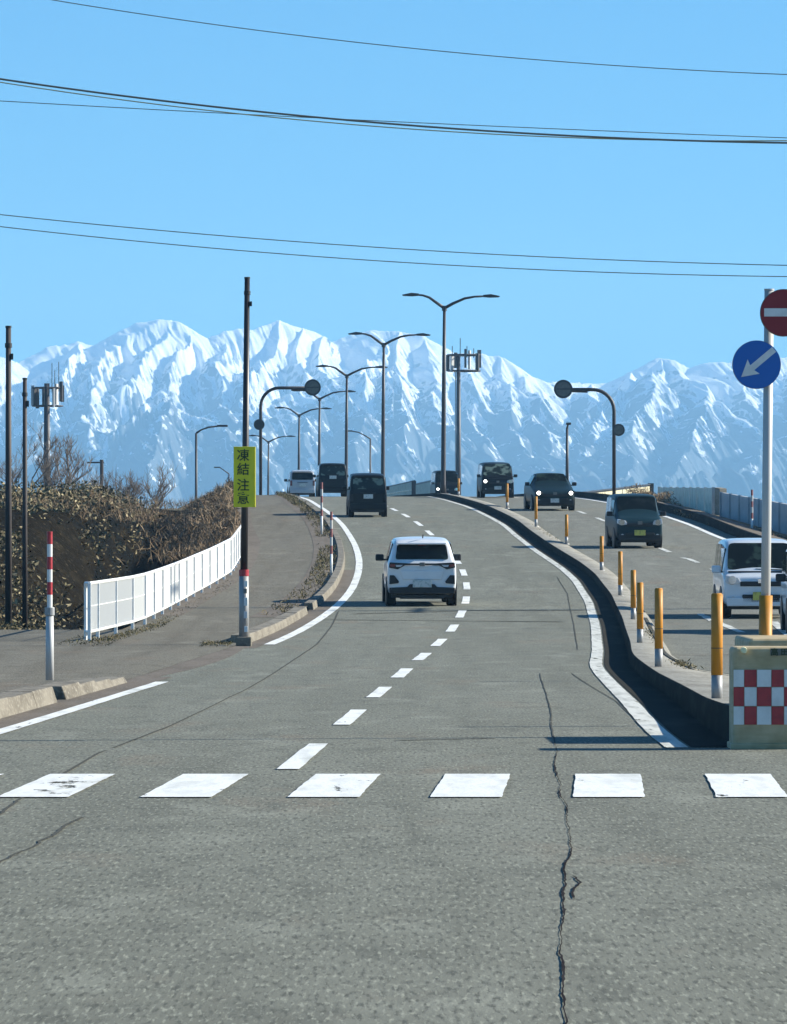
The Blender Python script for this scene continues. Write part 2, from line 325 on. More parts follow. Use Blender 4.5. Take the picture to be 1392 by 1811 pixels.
w_ = np.clip(q/2.0, 0, 1); zz = near*(1-w_)+zm*w_
zz = np.where(q > 70, zz+(-1.7-zz)*np.clip((q-70)/45, 0, 1), zz)
V = np.stack([XX, DD, zz], -1)
tag(mesh_np('embankment', V.reshape(-1, 3), grid_faces(XS.shape[0], DS.shape[1])[:, ::-1], [M['grass'], M['shaded_soil'], M['humus']], smooth=True), kind='structure')
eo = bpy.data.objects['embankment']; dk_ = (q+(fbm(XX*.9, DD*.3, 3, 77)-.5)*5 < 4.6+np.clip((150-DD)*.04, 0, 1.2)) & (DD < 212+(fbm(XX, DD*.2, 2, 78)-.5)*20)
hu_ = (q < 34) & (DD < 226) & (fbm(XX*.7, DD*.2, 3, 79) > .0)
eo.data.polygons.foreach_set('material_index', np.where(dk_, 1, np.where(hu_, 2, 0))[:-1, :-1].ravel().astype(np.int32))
def emb_z(X, d):
    i = np.clip(np.round((-(fence_x(d)-.2-X)/-1)/.5).astype(int), 0, 239)
    q = np.clip(fence_x(d)-.2-X, 0, 119.9); j = np.clip(np.round((d-96)/1.5).astype(int), 0, DS.shape[1]-1)
    return zz[np.clip(240-np.round(q/.5).astype(int), 0, 240), j]

# ------------------------------------------------------------------ painted markings, seams, cracks and painted shadow lines
def ground_ribbon(mb, pts, ws, lift=.008, jit=0):
    """strip along world (x, d) points with widths ws"""
    b = len(mb.v); n = len(pts)
    for i, (x, d) in enumerate(pts):
        w_ = ws[i]/2 if isinstance(ws, (list, tuple, np.ndarray)) else ws/2
        zq = (road_z(d) if d > 39.5 else 0)+lift
        j1, j2 = (random.uniform(-jit, jit) for _ in range(2))
        mb.v += [(x-w_+j1, d, float(zq)), (x+w_+j2, d, float(zq))]
    for i in range(n-1): mb.f.append((b+2*i, b+2*i+1, b+2*i+3, b+2*i+2))
def zpix(px, py):
    """world x, d of a photo pixel on the road surface"""
    ds = np.linspace(15, 300, 5701); zs = np.where(ds > 39.5, road_z(ds), 0); yy = HY+(EYE-zs)*F/ds
    d = ds[np.argmin(abs(yy-py))]; return ((px-HX)*d/F, float(d))
cw = empty('crosswalk', (0, 0, 0), kind='structure')
dn, df = F*EYE/(1411.5-HY), F*EYE/(1370.5-HY)
top_l = [-107, 89, 325, 558, 788, 1018, 1247, 1478]; bot_l = [-262, -6, 247, 508, 761, 1013.5, 1267.5, 1522]; tw, bw = 115, 127
for i in range(8):
    poly = [((bot_l[i]-HX)*dn/F, dn), ((bot_l[i]+bw-HX)*dn/F, dn), ((top_l[i]+tw-HX)*df/F, df), ((top_l[i]-HX)*df/F, df)]
    N = 14; vs = []; mb = MB()
    for k in range(N+1):
        u = k/N; a = [poly[0][j]*(1-u)+poly[3][j]*u for j in (0, 1)]; c = [poly[1][j]*(1-u)+poly[2][j]*u for j in (0, 1)]
        j1, j2 = random.uniform(-.004, .004), random.uniform(-.004, .004)
        mb.v += [(a[0]+j1, a[1], .008), (c[0]+j2, c[1], .008)]
        if k: b = 2*k; mb.f.append((b-2, b-1, b+1, b))
    mb.build('stripe', M['paint_chipped'] if i == 1 else M['paint'], cw)
ll = empty('lane_line', (0, 0, 0), kind='structure')
dk = [35.6+9.97*k for k in range(0, 40)]
for d0 in dk:
    mb = MB(); L_ = 5.0
    pts = [(float(dash_x(d)), d) for d in np.linspace(d0, d0+L_, 7)]
    ground_ribbon(mb, pts, .17 if d0 > 60 else .155, .008, .006); mb.build('dash', M['paint'], ll)
rl = empty('oncoming_lane_line', (0, 0, 0), kind='structure')
for d0 in [116.5, 126.5, 136.3, 146.3, 156.5, 167, 178, 190, 200.5, 211, 222, 235, 250]:
    mb = MB(); ground_ribbon(mb, [(float(shade_x(d))+3.9+(.1 if d < 150 else 0), d) for d in np.linspace(d0, d0+4.6, 5)], .17, .008, .01); mb.build('dash', M['paint_dirty'], rl)
for (pa, pb) in (((1238,1086),(1262,1099)), ((1268,1100),(1311,1119)), ((1345,1128),(1392,1147)), ((1368,1100),(1400,1128))):
    a = zpix(*pa); b = zpix(*pb); mb = MB()
    ground_ribbon(mb, [(a[0]+(b[0]-a[0])*t, a[1]+(b[1]-a[1])*t) for t in np.linspace(1, 0, 6)], .17, .008, .02); mb.build('dash', M['paint_dirty'], rl)
for nm, a, b, f, m, w2 in (('left_edge_line', 40.0, 63.2, left_line, 'paint', .16), ('left_edge_line', 86.5, 330, left_line, 'paint', .19),
                       ('right_edge_line', 39.7, 330, off(shade_x, -.15), 'paint_dirty', .18), ('far_edge_line', 130, 330, off(right_edge, -.22), 'paint', .2)):
    mb = MB(); dd = np.arange(a, b, .8); ground_ribbon(mb, [(float(f(d)), float(d)) for d in dd], w2, .009, .004)
    tag(mb.build(nm, M[m]), kind='structure')
# cracks, seams and painted wire shadows: jagged tar-dark ribbons
def crack_or_shade_line(name, pix, width, m, jit=.02, n=60, jw=.5, gaps=()):
    w3 = [zpix(*p) for p in pix]; L = [0]
    for i in range(1, len(w3)): L.append(L[-1]+abs(w3[i][1]-w3[i-1][1])+abs(w3[i][0]-w3[i-1][0]))
    ts = np.linspace(0, L[-1], n); xs = np.interp(ts, L, [p[0] for p in w3]); ds = np.interp(ts, L, [p[1] for p in w3])
    wk = np.cumsum(rng.uniform(-jit, jit, n)); wk = np.convolve(wk, np.ones(3)/3, 'same')
    xs = xs+(wk-np.linspace(wk[0], wk[-1], n))*.45+rng.uniform(-jit, jit, n)*.25
    q_ = np.arange(n)*1.0; ws = width*(1-jw*.75+jw*2.0*np.clip(fbm(q_*.11, q_*0+n, 3, 5)-.25, 0, 1)*(.6+.8*rng.rand(n)))
    if len(ws) > 4: ws[0] = ws[-1] = .004
    mb = MB(); horiz = abs(w3[-1][0]-w3[0][0]) > 1.2*abs(w3[-1][1]-w3[0][1])
    if not horiz: ground_ribbon(mb, list(zip(xs, ds)), ws, .005)
    else:
        for i in range(n):
            zq = float(road_z(ds[i]) if ds[i] > 39.5 else 0)+.005; h = ws[i]
            mb.v += [(xs[i], ds[i]-h/2+rng.uniform(-.02, .02), zq), (xs[i], ds[i]+h/2+rng.uniform(-.02, .02), zq)]
            if i: b = 2*i; mb.f.append((b-2, b, b+1, b-1))
    o = mb.build(name, m); tag(o, kind='structure'); return o
crack_or_shade_line('road_crack', [(1000,1830),(995,1770),(996,1720),(989,1690),(992,1640),(997,1600),(994,1570),(998,1530),(1004,1505),(998,1455),(994,1420),(988,1380),(984,1322)], .0105, M['tar'], .013, 230, .95)
crack_or_shade_line('road_crack', [(1015,1590),(1012,1570),(1022,1562),(1014,1550)], .012, M['tar'], .02, 14)
crack_or_shade_line('road_crack', [(982,1320),(972,1265),(962,1220),(955,1190)], .018, M['tar_and_shade'], .02, 30)
crack_or_shade_line('road_crack', [(-10,1530),(45,1503),(75,1488),(100,1478),(118,1462),(150,1445)], .022, M['tar_and_shade'], .02, 60)
crack_or_shade_line('seam_or_shade_line', [(75,1390),(180,1330),(300,1285),(430,1222),(500,1180),(560,1140),(585,1110),(600,1080)], .028, M['tar_and_shade'], .012, 60, .4)
crack_or_shade_line('seam_or_shade_line', [(-10,1445),(60,1400),(100,1384)], .028, M['tar_and_shade'], .03, 30, .4)
crack_or_shade_line('seam_or_shade_line', [(1022,1150),(1015,1100),(1005,1050),(985,1020)], .022, M['tar_and_shade'], .012, 40, .3)
crack_or_shade_line('seam_or_shade_line', [(1180,1325),(1090,1240),(1010,1190)], .018, M['tar_and_shade'], .01, 30, .4)
crack_or_shade_line('seam_or_shade_line', [(700,1310),(790,1308),(880,1306)], .12, M['tar_and_shade'], .0, 30, .5)  # level strips from here on paint wire and pole shadows
crack_or_shade_line('seam_or_shade_line', [(560,1096),(760,1098),(1000,1100)], .3, M['tar_and_shade'], .0, 40, .5)
crack_or_shade_line('seam_or_shade_line', [(620,1086),(840,1080),(1040,1080)], .35, M['tar_and_shade'], .0, 40, .3)
crack_or_shade_line('seam_or_shade_line', [(1180,1158),(1230,1160),(1300,1158)], .12, M['tar_and_shade'], .0, 20, .5)
# a slightly darker repair patch and a lighter worn zone
def quad_patch(name, pix, m):
    vs = [zpix(*p) for p in pix]; mb = MB(); mb.add([(x, d, (float(road_z(d)) if d > 39.5 else 0)+.0035) for x, d in vs], [(0,1,2,3)]); tag(mb.build(name, m), kind='structure')
M['patch'] = mat('patched_asphalt', (.12,.125,.115), .9, noise=[((30,4,1), (.08,.083,.075), .5, .72), ((46,5,1), (.17,.175,.165), .56, .76)], worn=((.7,.12,1), .42), spec=.2)
#quad_patch('repair_patch', [(500,1700),(1300,1690),(1150,1600),(640,1610)], M['patch'])
#quad_patch('repair_patch', [(60,1800),(420,1760),(430,1700),(150,1720)], M['patch'])
#quad_patch('repair_patch', [(330,1345),(900,1345),(880,1325),(420,1322)], M['patch'])

# ------------------------------------------------------------------ kerbs made of stones
def kerb_run(root, ds, fx_, wd, h, mats, slant=.02):
    for i in range(len(ds)-1):
        a, b = ds[i]+.015, ds[i+1]-.015; xa, xb = float(fx_(a)), float(fx_(b)); za, zb = float(road_z(a)), float(road_z(b))
        hh = h*(1+random.uniform(-.04, .04)) if not callable(h) else h((a+b)/2)
        vs = [(xa,a,za-.02),(xb,b,zb-.02),(xb-wd,b,zb-.02),(xa-wd,a,za-.02),(xa-slant,a,za+hh),(xb-slant,b,zb+hh),(xb-wd,b,zb+hh),(xa-wd,a,za+hh)]
        MB().add(vs, [(3,2,1,0),(4,5,6,7),(0,1,5,4),(1,2,6,5),(2,3,7,6),(3,0,4,7)]).build('kerb_stone', M['kerb'], root, bevel=.012, seg=2)
k1 = empty('kerb', (0,0,0), kind='structure')
kerb_run(k1, list(np.arange(40, 53.9, 2.25)), kerb_x, .34, .17, None, .06)
kerb_run(k1, list(np.arange(54.6, 63.5, 2.1)), kerb_x, .34, lambda d: .17-(d-54)*.012, None, .06)
kerb_run(k1, list(np.arange(87.2, 108.5, 2.1)), kerb_x, .3, .15, None, .04)
kerb_run(k1, list(np.arange(111, 300, 3.0)), kerb_x, .22, .16, None, .03)

# ------------------------------------------------------------------ brush, weeds, reeds
def cards(name, X, D, Z, size, aspect, m, tilt=1.0, label=None, up=.0):
    n = len(X); c = np.stack([X, D, Z], -1)
    a = rng.normal(size=(n, 3)); a[:, 2] = a[:, 2]*tilt+up; a /= np.linalg.norm(a, axis=1)[:, None]
    b = np.cross(a, rng.normal(size=(n, 3))); b /= np.linalg.norm(b, axis=1)[:, None]; nn = np.cross(a, b)
    s = (size*(.6+.8*rng.rand(n)))[:, None] if np.isscalar(size) else size[:, None]
    A = a*s*.5; B = b*s*.5*aspect
    V = np.stack([c-A, c-B*1+nn*s*.06, c+A, c+B+nn*s*.06], 1).reshape(-1, 3)
    return mesh_np(name, V, np.arange(4*n).reshape(n, 4), m)
n = 110000
D = rng.uniform(108, 222, n); Q = .3+rng.rand(n)*15; X = fence_x(D)-.4-Q
cl = fbm(X*.9+3, D*.30, 3, 11); zk0_ = emb_z(X, D); keep = (cl > .455) & (D > np.interp(-X, [5, 6.6, 8.0, 20], [168, 140, 103, 100])) & (rng.rand(n) < np.clip((Q-1.8)/3.2-(zk0_ < 1.2)*.25, .02, 1)**1.6)
zk_ = emb_z(X, D); keep &= ~((zk_ > 1.9) & (zk_ < 2.65) & (rng.rand(n) < .8) & (fbm(X*.5, D*.1, 2, 14) > .42)); X, D, cl = X[keep], D[keep], cl[keep]
Z = emb_z(X, D)+rng.rand(len(X))*.6*np.clip((cl-.47)*9, .1, 1.2)
tag(cards('dead_vines', X, D, Z, .15, .42, M['brush'], .8), 'mass of dead tan vines and leaves smothering the left bank', 'undergrowth', kind='stuff')
n = 34000
D = rng.uniform(165, 228, n); Q = rng.rand(n)*15; X = fence_x(D)-.3-Q; cl = fbm(X*.6+9, D*.2, 3, 5); k = (cl > .40) & (emb_z(X, D) > 2.3); X, D, cl = X[k], D[k], cl[k]
Z = emb_z(X, D)+.1+rng.rand(len(X))*.3
tag(cards('dry_grass', X, D, Z, .50, .035, M['reed'], 1.0, up=1.6), 'dry tan grass stalks along the top of the left bank', 'grass', kind='stuff')
n = 26000                                            # reed heap beside the far end of the railing
D = rng.uniform(160, 214, n); Q = np.abs(rng.normal(size=n))*1.0+.1; X = fence_x(D)-.1-Q
hgt = np.interp(D, [160, 175, 200, 214], [.4, .9, 1.15, .9])*np.exp(-(Q-.7)**2/1.6)*(.6+.8*fbm(D*.25, Q, 2, 8)); Z = np.maximum(emb_z(X, D), road_z(D)-.4)+rng.rand(n)*hgt
tag(cards('reed_thicket', X, D, Z, .42, .07, M['reed'], 1.0, up=1.1), 'brown heap of dry reeds at the upper end of the white railing', 'reeds', kind='stuff')
n = 7000
D = rng.uniform(104, 262, n); X = kerb_x(D)-.25-rng.rand(n)*.55; cl = fbm(X*2+3, D*.35, 3, 21); k = cl > .46; X, D, cl = X[k], D[k], cl[k]
Z = road_z(D)+.1+rng.rand(len(X))*.16*np.clip((cl-.44)*9, .05, 1.1)
tag(cards('kerbside_weeds', X, D, Z, .12, .14, M['weed'], 1, up=.8), 'strip of withered weeds between the sidewalk and the left kerb', 'weeds', kind='stuff')
n = 3500
D = np.concatenate([rng.uniform(86.5, 130, 2300), rng.uniform(84, 90, 300), rng.normal(85, .6, 300), rng.uniform(95, 101, 600)])
X = np.concatenate([fence_x(D[:2300])+.1+rng.rand(2300)*.35, rng.uniform(-5.6, -4.7, 300), rng.uniform(-3.2, -2.7, 300), rng.uniform(-9, -6.5, 600)])
Z = road_z(D)+.04+rng.rand(len(D))*.05
tag(cards('railing_weeds', X, D, Z, .06, .2, M['weed'], 1, up=.8), 'low weeds at the feet of the white railing and the poles', 'weeds', kind='stuff')
n = 500
D = np.concatenate([rng.normal(66, 1.2, 200), rng.normal(88, 2.5, 150), rng.normal(172, 4, 150)]); X = med_r(D)-.2+rng.normal(size=n)*.07; Z = road_z(D)+hk(D)*.8+rng.rand(n)*.05
tag(cards('median_weeds', X, D, Z, .06, .2, M['weed'], 1, up=.8), 'small tufts of weed growing in the joint of the median', 'weeds', kind='stuff')
n = 7000
D = rng.uniform(165, 240, n); X = np.interp(D, [165, 195, 198, 236], [13.6, 12.1, 12.0, 11.9])-.1-rng.rand(n)*.9*np.interp(D, [165, 190], [1.5, 1]); Z = road_z(D)+.0+rng.rand(n)*np.interp(D, [165, 205, 215, 240, 250, 300], [.1, .2, .5, .6, .1, .0])*fbm(X, D*.2, 2, 9)*1.5
tag(cards('roadside_grass', X, D, Z, .18, .14, M['reed'], 1, up=.9), 'dry brown grass in front of the walls on the right', 'grass', kind='stuff')

# ------------------------------------------------------------------ bare trees
def bare_tree(base, h, seed, lean=0.0, spread=.55, label='', thick=None, levels=4, stems=3):
    r = random.Random(seed); root = empty('bare_tree', base, 0, label, 'tree', 'bare trees behind the left bank')
    tr = MB(); br = MB(); thick = thick or h*.018
    def grow(p, dr, ln, rad, lev, mb):
        pts = [p]; q = p.copy(); dd = dr.copy()
        for k in range(4):
            dd = (dd+Vector((r.uniform(-.2,.2), r.uniform(-.2,.2), r.uniform(-.05,.18)))).normalized(); q = q+dd*ln/4; pts.append(q.copy())
        mb.tube(pts, [rad*(1-.6*i/4) for i in range(5)], 4 if lev else 7, False)
        if lev >= levels: return
        for k in range(r.randint(3, 5) if lev < levels-1 else r.randint(3, 6)):
            t = r.uniform(.35, 1); i = min(3, int(t*4)); pp = pts[i].lerp(pts[i+1], t*4-i)
            a = r.uniform(0, 6.28); side = Vector((math.cos(a), math.sin(a), r.uniform(.1,.7)))
            grow(pp, (dd*.8+side*spread*1.2).normalized(), ln*r.uniform(.45,.72), max(rad*.5, .009), lev+1, br)
    for s in range(stems):
        a = r.uniform(0, 6.28); grow(Vector((r.uniform(-.15,.15), r.uniform(-.15,.15), -.3)), Vector((math.cos(a)*.25+lean, math.sin(a)*.25, 1)).normalized(), h*r.uniform(.42,.58), thick, 0, tr)
    tr.build('trunk', M['bark'], root); br.build('branches', M['bark'], root)
for i, (px, d, topy, lean, lab, st) in enumerate([
    (80, 250, 705, .55, 'tallest bare tree, leaning right beside the antenna mast', 4),
    (45, 244, 742, -.2, 'thin bare tree between the two dark poles at the far left', 2),
    (128, 236, 790, .3, 'low bare bush just right of the antenna mast', 4),
    (160, 240, 796, .0, 'low bare bush midway along the top of the bank', 4),
    (198, 238, 786, .1, 'twiggy bare bush left of the dense round one', 4),
    (232, 232, 797, .0, 'dense dark round bare bush on the bank', 7),
    (262, 240, 785, .25, 'bare bush with long twigs at the right end of the row', 4)]):
    z0 = 3.0; h = (PZ(topy, d)-z0)*.86
    bare_tree((PX(px, d), d, z0), h, 40+i, lean, .6, lab, levels=4 if h > 3 else 3, stems=st)

# ------------------------------------------------------------------ mountains
SN = bpy.data.materials.new('snowy_mountain'); SN.use_nodes = True
N = SN.node_tree.nodes; L = SN.node_tree.links; b = N['Principled BSDF']; b.inputs['Roughness'].default_value = .85; b.inputs['Specular IOR Level'].default_value = .1
at = N.new('ShaderNodeAttribute'); at.attribute_name = 'snow'; tc = N.new('ShaderNodeTexCoord')
mp = N.new('ShaderNodeMapping'); mp.inputs['Scale'].default_value = (.10,.03,.06); L.new(tc.outputs['Object'], mp.inputs[0])
nz = N.new('ShaderNodeTexNoise'); nz.inputs['Scale'].default_value = 1; nz.inputs['Detail'].default_value = 6; L.new(mp.outputs[0], nz.inputs['Vector'])
ad = N.new('ShaderNodeMath'); ad.operation = 'ADD'; L.new(at.outputs['Fac'], ad.inputs[0]); L.new(nz.outputs['Fac'], ad.inputs[1])
mr = N.new('ShaderNodeMapRange'); mr.inputs[1].default_value = .95; mr.inputs[2].default_value = 1.05; L.new(ad.outputs[0], mr.inputs[0])
mx = N.new('ShaderNodeMix'); mx.data_type = 'RGBA'; mx.inputs[6].default_value = (.10,.115,.13,1); mx.inputs[7].default_value = (.86,.87,.88,1); L.new(mr.outputs[0], mx.inputs[0])
L.new(mx.outputs[2], b.inputs['Base Color'])
sky_l = [(-900,650),(-500,610),(-300,640),(-120,615),(0,631),(26,641),(89,613),(122,609),(137,604),(165,611),(198,593),(241,571),(281,565),(314,570),(353,591),(367,597),(397,585),(430,580),(447,584),(490,568),
  (518,578),(562,591),(583,606),(615,595),(659,584),(705,586),(745,593),(777,613),(795,624),(831,624),(878,631),(902,646),(947,679),(984,676),(1050,679),(1075,678),(1107,660),(1140,645),(1160,634),(1185,637),(1216,652),
  (1247,643),(1284,640),(1330,630),(1392,634),(1500,600),(1700,640),(1950,610),(2300,660)]
# ridge polylines in photo pixels + distance; first the skyline, then spurs running down towards the viewer
RID = [[(x, y, 9900+120*math.sin(x*.013)) for x, y in sky_l]]
SP = [
 [(137,605,9900),(128,640,9500),(110,690,9000),(80,760,8400),(60,850,7700)],
 [(26,641,9800),(-10,690,9300),(-40,780,8500),(-60,860,7800)],
 [(241,571,9950),(215,612,9700),(190,640,9400),(185,690,9000),(160,750,8500),(150,850,7700)],
 [(285,565,9950),(280,600,9650),(255,650,9250),(240,690,8950)],
 [(325,575,9900),(322,620,9550),(312,670,9150),(300,700,8900)],
 [(200,765,8300),(255,722,8400),(310,697,8450),(350,722,8300),(400,752,8100),(450,800,7800),(480,860,7500)],
 [(310,697,8450),(285,760,8000),(262,840,7500)],
 [(397,585,9900),(392,640,9400),(405,700,8900),(418,760,8300),(400,840,7700)],
 [(490,568,9950),(480,610,9600),(462,660,9200),(448,700,8800),(452,760,8300),(500,850,7600)],
 [(530,583,9900),(528,630,9500),(545,680,9100),(538,740,8600),(560,800,8000),(570,870,7500)],
 [(570,595,9850),(578,640,9500),(590,690,9000),(640,745,8500),(650,820,7800)],
 [(659,584,9950),(668,620,9600),(650,665,9200),(640,700,8900)],
 [(705,586,9900),(712,630,9500),(700,680,9100),(705,730,8600),(725,800,8000),(740,870,7500)],
 [(745,593,9900),(765,650,9400),(770,700,9000),(790,760,8500),(820,830,7800)],
 [(831,624,9850),(828,670,9400),(845,720,9000),(850,780,8400),(880,860,7600)],
 [(878,631,9850),(890,680,9400),(912,730,8950),(935,790,8400),(965,860,7700)],
 [(920,660,9750),(935,700,9300),(960,745,8900),(1010,810,8200),(1040,870,7600)],
 [(1040,679,9800),(1035,720,9300),(1020,770,8800)],
 [(1107,660,9850),(1085,710,9300),(1060,760,8800),(1060,850,7900)],
 [(1160,634,9700),(1190,655,9500),(1216,680,9300),(1250,705,9100),(1290,738,8900),(1350,775,8600),(1420,830,8200)],
 [(1160,634,9700),(1152,690,9200),(1128,750,8700),(1105,800,8200),(1090,860,7700)],
 [(1250,705,9100),(1235,760,8600),(1200,820,8000),(1190,870,7500)],
 [(1284,640,9950),(1310,690,9500),(1350,725,9200),(1420,770,8800)],
 [(1392,634,9950),(1400,690,9400),(1440,740,8900)],
 [(1350,775,8600),(1330,830,8000),(1320,880,7500)],
 [(1500,600,9900),(1480,700,9000),(1500,850,7700)],[(1700,640,9900),(1660,740,9000),(1640,860,7700)],
 [(-300,640,9900),(-280,740,8800),(-260,860,7700)],[(-500,610,9900),(-470,720,8900),(-450,860,7700)],
 [(-150,850,7600),(50,815,7700),(130,835,7600)], [(650,850,7500),(760,822,7600),(860,840,7500),(1000,830,7500),(1110,850,7400)], [(1150,860,7400),(1290,835,7500),(1420,850,7400)]]
gx = np.concatenate([np.linspace(-2300, -920, 90, endpoint=False), np.linspace(-920, 960, 1250), np.linspace(960, 2400, 91)[1:]])[:, None]
nx_, ny_ = gx.shape[0], 420
gy = (7000+ (10700-7000)*np.linspace(0, 1, ny_))[None, :]
GX = gx+0*gy; GY = gy+0*gx
wx = GX+(fbm(GX/110, GY/420, 3, 31)-.5)*70; wy = GY+(fbm(GX/160+9, GY/300, 3, 41)-.5)*300
Z = np.full(GX.shape, -4000.0)
def tent(poly, sl, sl_y):
    global Z
    for (a, b_) in zip(poly[:-1], poly[1:]):
        A = P(*a); B = P(*b_)
        ax, ay, az, bx, by, bz = A.x, A.y*sl_y, A.z, B.x, B.y*sl_y, B.z
        dx, dy = bx-ax, by-ay; t = np.clip(((wx-ax)*dx+(wy*sl_y-ay)*dy)/(dx*dx+dy*dy), 0, 1)
        dist = np.hypot(wx-(ax+dx*t), wy*sl_y-(ay+dy*t)); z = az+(bz-az)*t-sl*dist-0*dist
        Z = np.maximum(Z, z)
gx0 = wx.copy()
wxs, wys = wx, wy
wx = GX+(wx-GX)*.25; wy = GY+(wy-GY)*.5
tent(RID[0], .55, .55)
wx, wy = wxs, wys
for s in SP:
    nf = P(*s[0]).z; tent(s, .85, .5)
sx_ = GX+.17*GY+(fbm(GX/90, GY/300, 3, 3)-.5)*46
gull = fbm(sx_/19, GY/420, 4, 51, .5, True)
gull2 = fbm(sx_/58, GY/700, 3, 61, .45, True)
amp = np.clip((Z-0)/250, .25, 1)
Z = Z+(gull-.62)*19*np.clip((9900-GY)/400, .25, 1)*np.clip(Z/60, .2, 1)+(fbm(sx_/8, GY/130, 3, 91, .5, True)-.6)*7*np.clip((9900-GY)/400, .1, 1)*np.clip(Z/40, .2, 1)+(gull2-.6)*40*amp*np.clip((9850-GY)/500, 0.05, 1)
Z = np.maximum(Z, -1.0+(GY > 9950)*-0)
Z = np.where(GY < 7200, Z*np.clip((GY-7000)/200, 0, 1)-2*(1-np.clip((GY-7000)/200, 0, 1)), Z)
V = np.stack([GX, GY, Z], -1).reshape(-1, 3)
mo = mesh_np('mountains', V, grid_faces(nx_, ny_)[:, ::-1], SN, smooth=True); tag(mo, kind='structure')
alt = np.clip((Z-120)/240, 0, 1)
dzx = np.gradient(Z, axis=0)/np.gradient(GX, axis=0)
snow = .24+.70*alt+(fbm(sx_/11, GY/120, 5, 71, .6)-.5)*1.1-np.clip(np.abs(dzx)-.75, 0, 1)*.35
at_ = mo.data.attributes.new('snow', 'FLOAT', 'POINT'); at_.data.foreach_set('value', snow.ravel().astype(np.float32))

# haze: one closed box of thin air
HB = MB().box((0, 5600, 310), (18400, 14400, 626)).build('haze', None)
hm = bpy.data.materials.new('haze'); hm.use_nodes = True; hn = hm.node_tree; hn.nodes.clear()
ho = hn.nodes.new('ShaderNodeOutputMaterial'); pv = hn.nodes.new('ShaderNodeVolumePrincipled')
pv.inputs['Color'].default_value = (.34,.66,1.0,1); pv.inputs['Density'].default_value = 1.25e-4; pv.inputs['Anisotropy'].default_value = 0.0
hn.links.new(pv.outputs[0], ho.inputs['Volume']); HB.data.materials.append(hm); tag(HB, kind='stuff', label='thin blue winter haze over the plain and the mountains')

# ------------------------------------------------------------------ street lamps
def double_lamp(base, top_z, label):
    h = top_z-base[2]; root = empty('street_lamp', base, 0, label, 'street lamp', 'double-armed street lamps on the median')
    MB().tube([(0,0,0),(0,0,.5),(.03,0,h*.6),(.06,0,h)], [.16,.13,.105,.075], 12).build('pole', M['lamp_grey'], root, smooth=True)
    MB().tube([(0,0,0),(0,0,.04)], [.28,.28], 12).build('base_plate', M['lamp_grey'], root)
    MB().tube([(.06,0,h-.14),(.06,0,h+.12)], [.13,.12], 12).build('collar', M['lamp_grey'], root)
    for pts, e in (([(.06,0,h),(-.35,0,h+.28),(-.72,0,h+.55),(-1.05,0,h+.66),(-1.35,0,h+.69)], -1), ([(.06,0,h),(.5,0,h+.24),(1.1,0,h+.50),(1.6,0,h+.59),(2.15,0,h+.62)], 1)):
        arm = MB().tube(pts, [.085,.075,.065,.055,.045], 8).build('arm', M['lamp_grey'], root, smooth=True)
        p = pts[-1]; MB().prism([(p[0]-e*.1, p[2]-.05),(p[0]+e*.25, p[2]-.08),(p[0]+e*.72, p[2]-.06),(p[0]+e*.78, p[2]+.0),(p[0]+e*.3, p[2]+.1),(p[0]-e*.1, p[2]+.06)], -.15, .15).build('lamp_head', M['lamp_grey'], root, bevel=.02)
    return root
lamps = [(784,262,545,'tallest and nearest double-armed street lamp, on the median ahead'), (677,310,610,'second double-armed lamp, rising behind the small black car'), (612,355,665,'third double-armed lamp, behind the dark minivan'),
         (564,400,706,'fourth double-armed lamp, its left arm behind the round sign'), (528,445,735,'fifth double-armed lamp, rising behind the silver car'), (474,535,782,'farthest double-armed lamp, beside the curved sign mast')]
for px, d, ty, lab in lamps:
    bx = PX(px, d); double_lamp((bx, d, float(road_z(d))+.15), PZ(ty, d), lab)
def single_lamp(px, d, base_z, top_y, pts, label, r=.09, scale=1):
    zt = PZ(top_y, d); root = empty('street_lamp', (PX(px, d), d, base_z), 0, label, 'street lamp', 'single-armed street lamps beside the road'); h = zt-base_z
    MB().tube([(0,0,0),(0,0,h*.5),(0,0,h)], [r*1.3, r, r*.8], 10).build('pole', M['lamp_grey'], root, smooth=True)
    q = [(0,0,h)]+[(x, y, h+z) for x, y, z in pts]
    MB().tube(q, [r*.8]+[r*.6]*len(pts), 8).build('arm', M['lamp_grey'], root, smooth=True)
    p = q[-1]; e = 1 if p[0] >= 0 else -1; t = 0 if abs(p[0]) < .3 else 1
    MB().box((p[0]+e*.3*t, p[1]-(.3 if not t else 0), p[2]+.02), (.7 if t else .28, .28 if t else .7, .13)).build('lamp_head', M['lamp_grey'], root, bevel=.03)
single_lamp(347, 330, 0.5, 766, [(.35,0,.22),(.8,0,.38),(1.4,0,.45)], 'single-armed lamp pointing right beyond the left bank')
single_lamp(655, 470, 3.5, 776, [(-.5,0,.3),(-1.1,0,.6),(-1.7,0,.7)], 'single-armed lamp pointing left between the two tall double ones')
single_lamp(1003, 300, 4.4, 757, [(.02,-.4,.12),(.04,-1.0,.2)], 'slim lamp seen end-on, behind the dark sedan')
single_lamp(405, 560, 0.5, 838, [(-.5,0,.35),(-1.0,0,.7)], 'tiny distant lamp pointing left beside the yellow board')
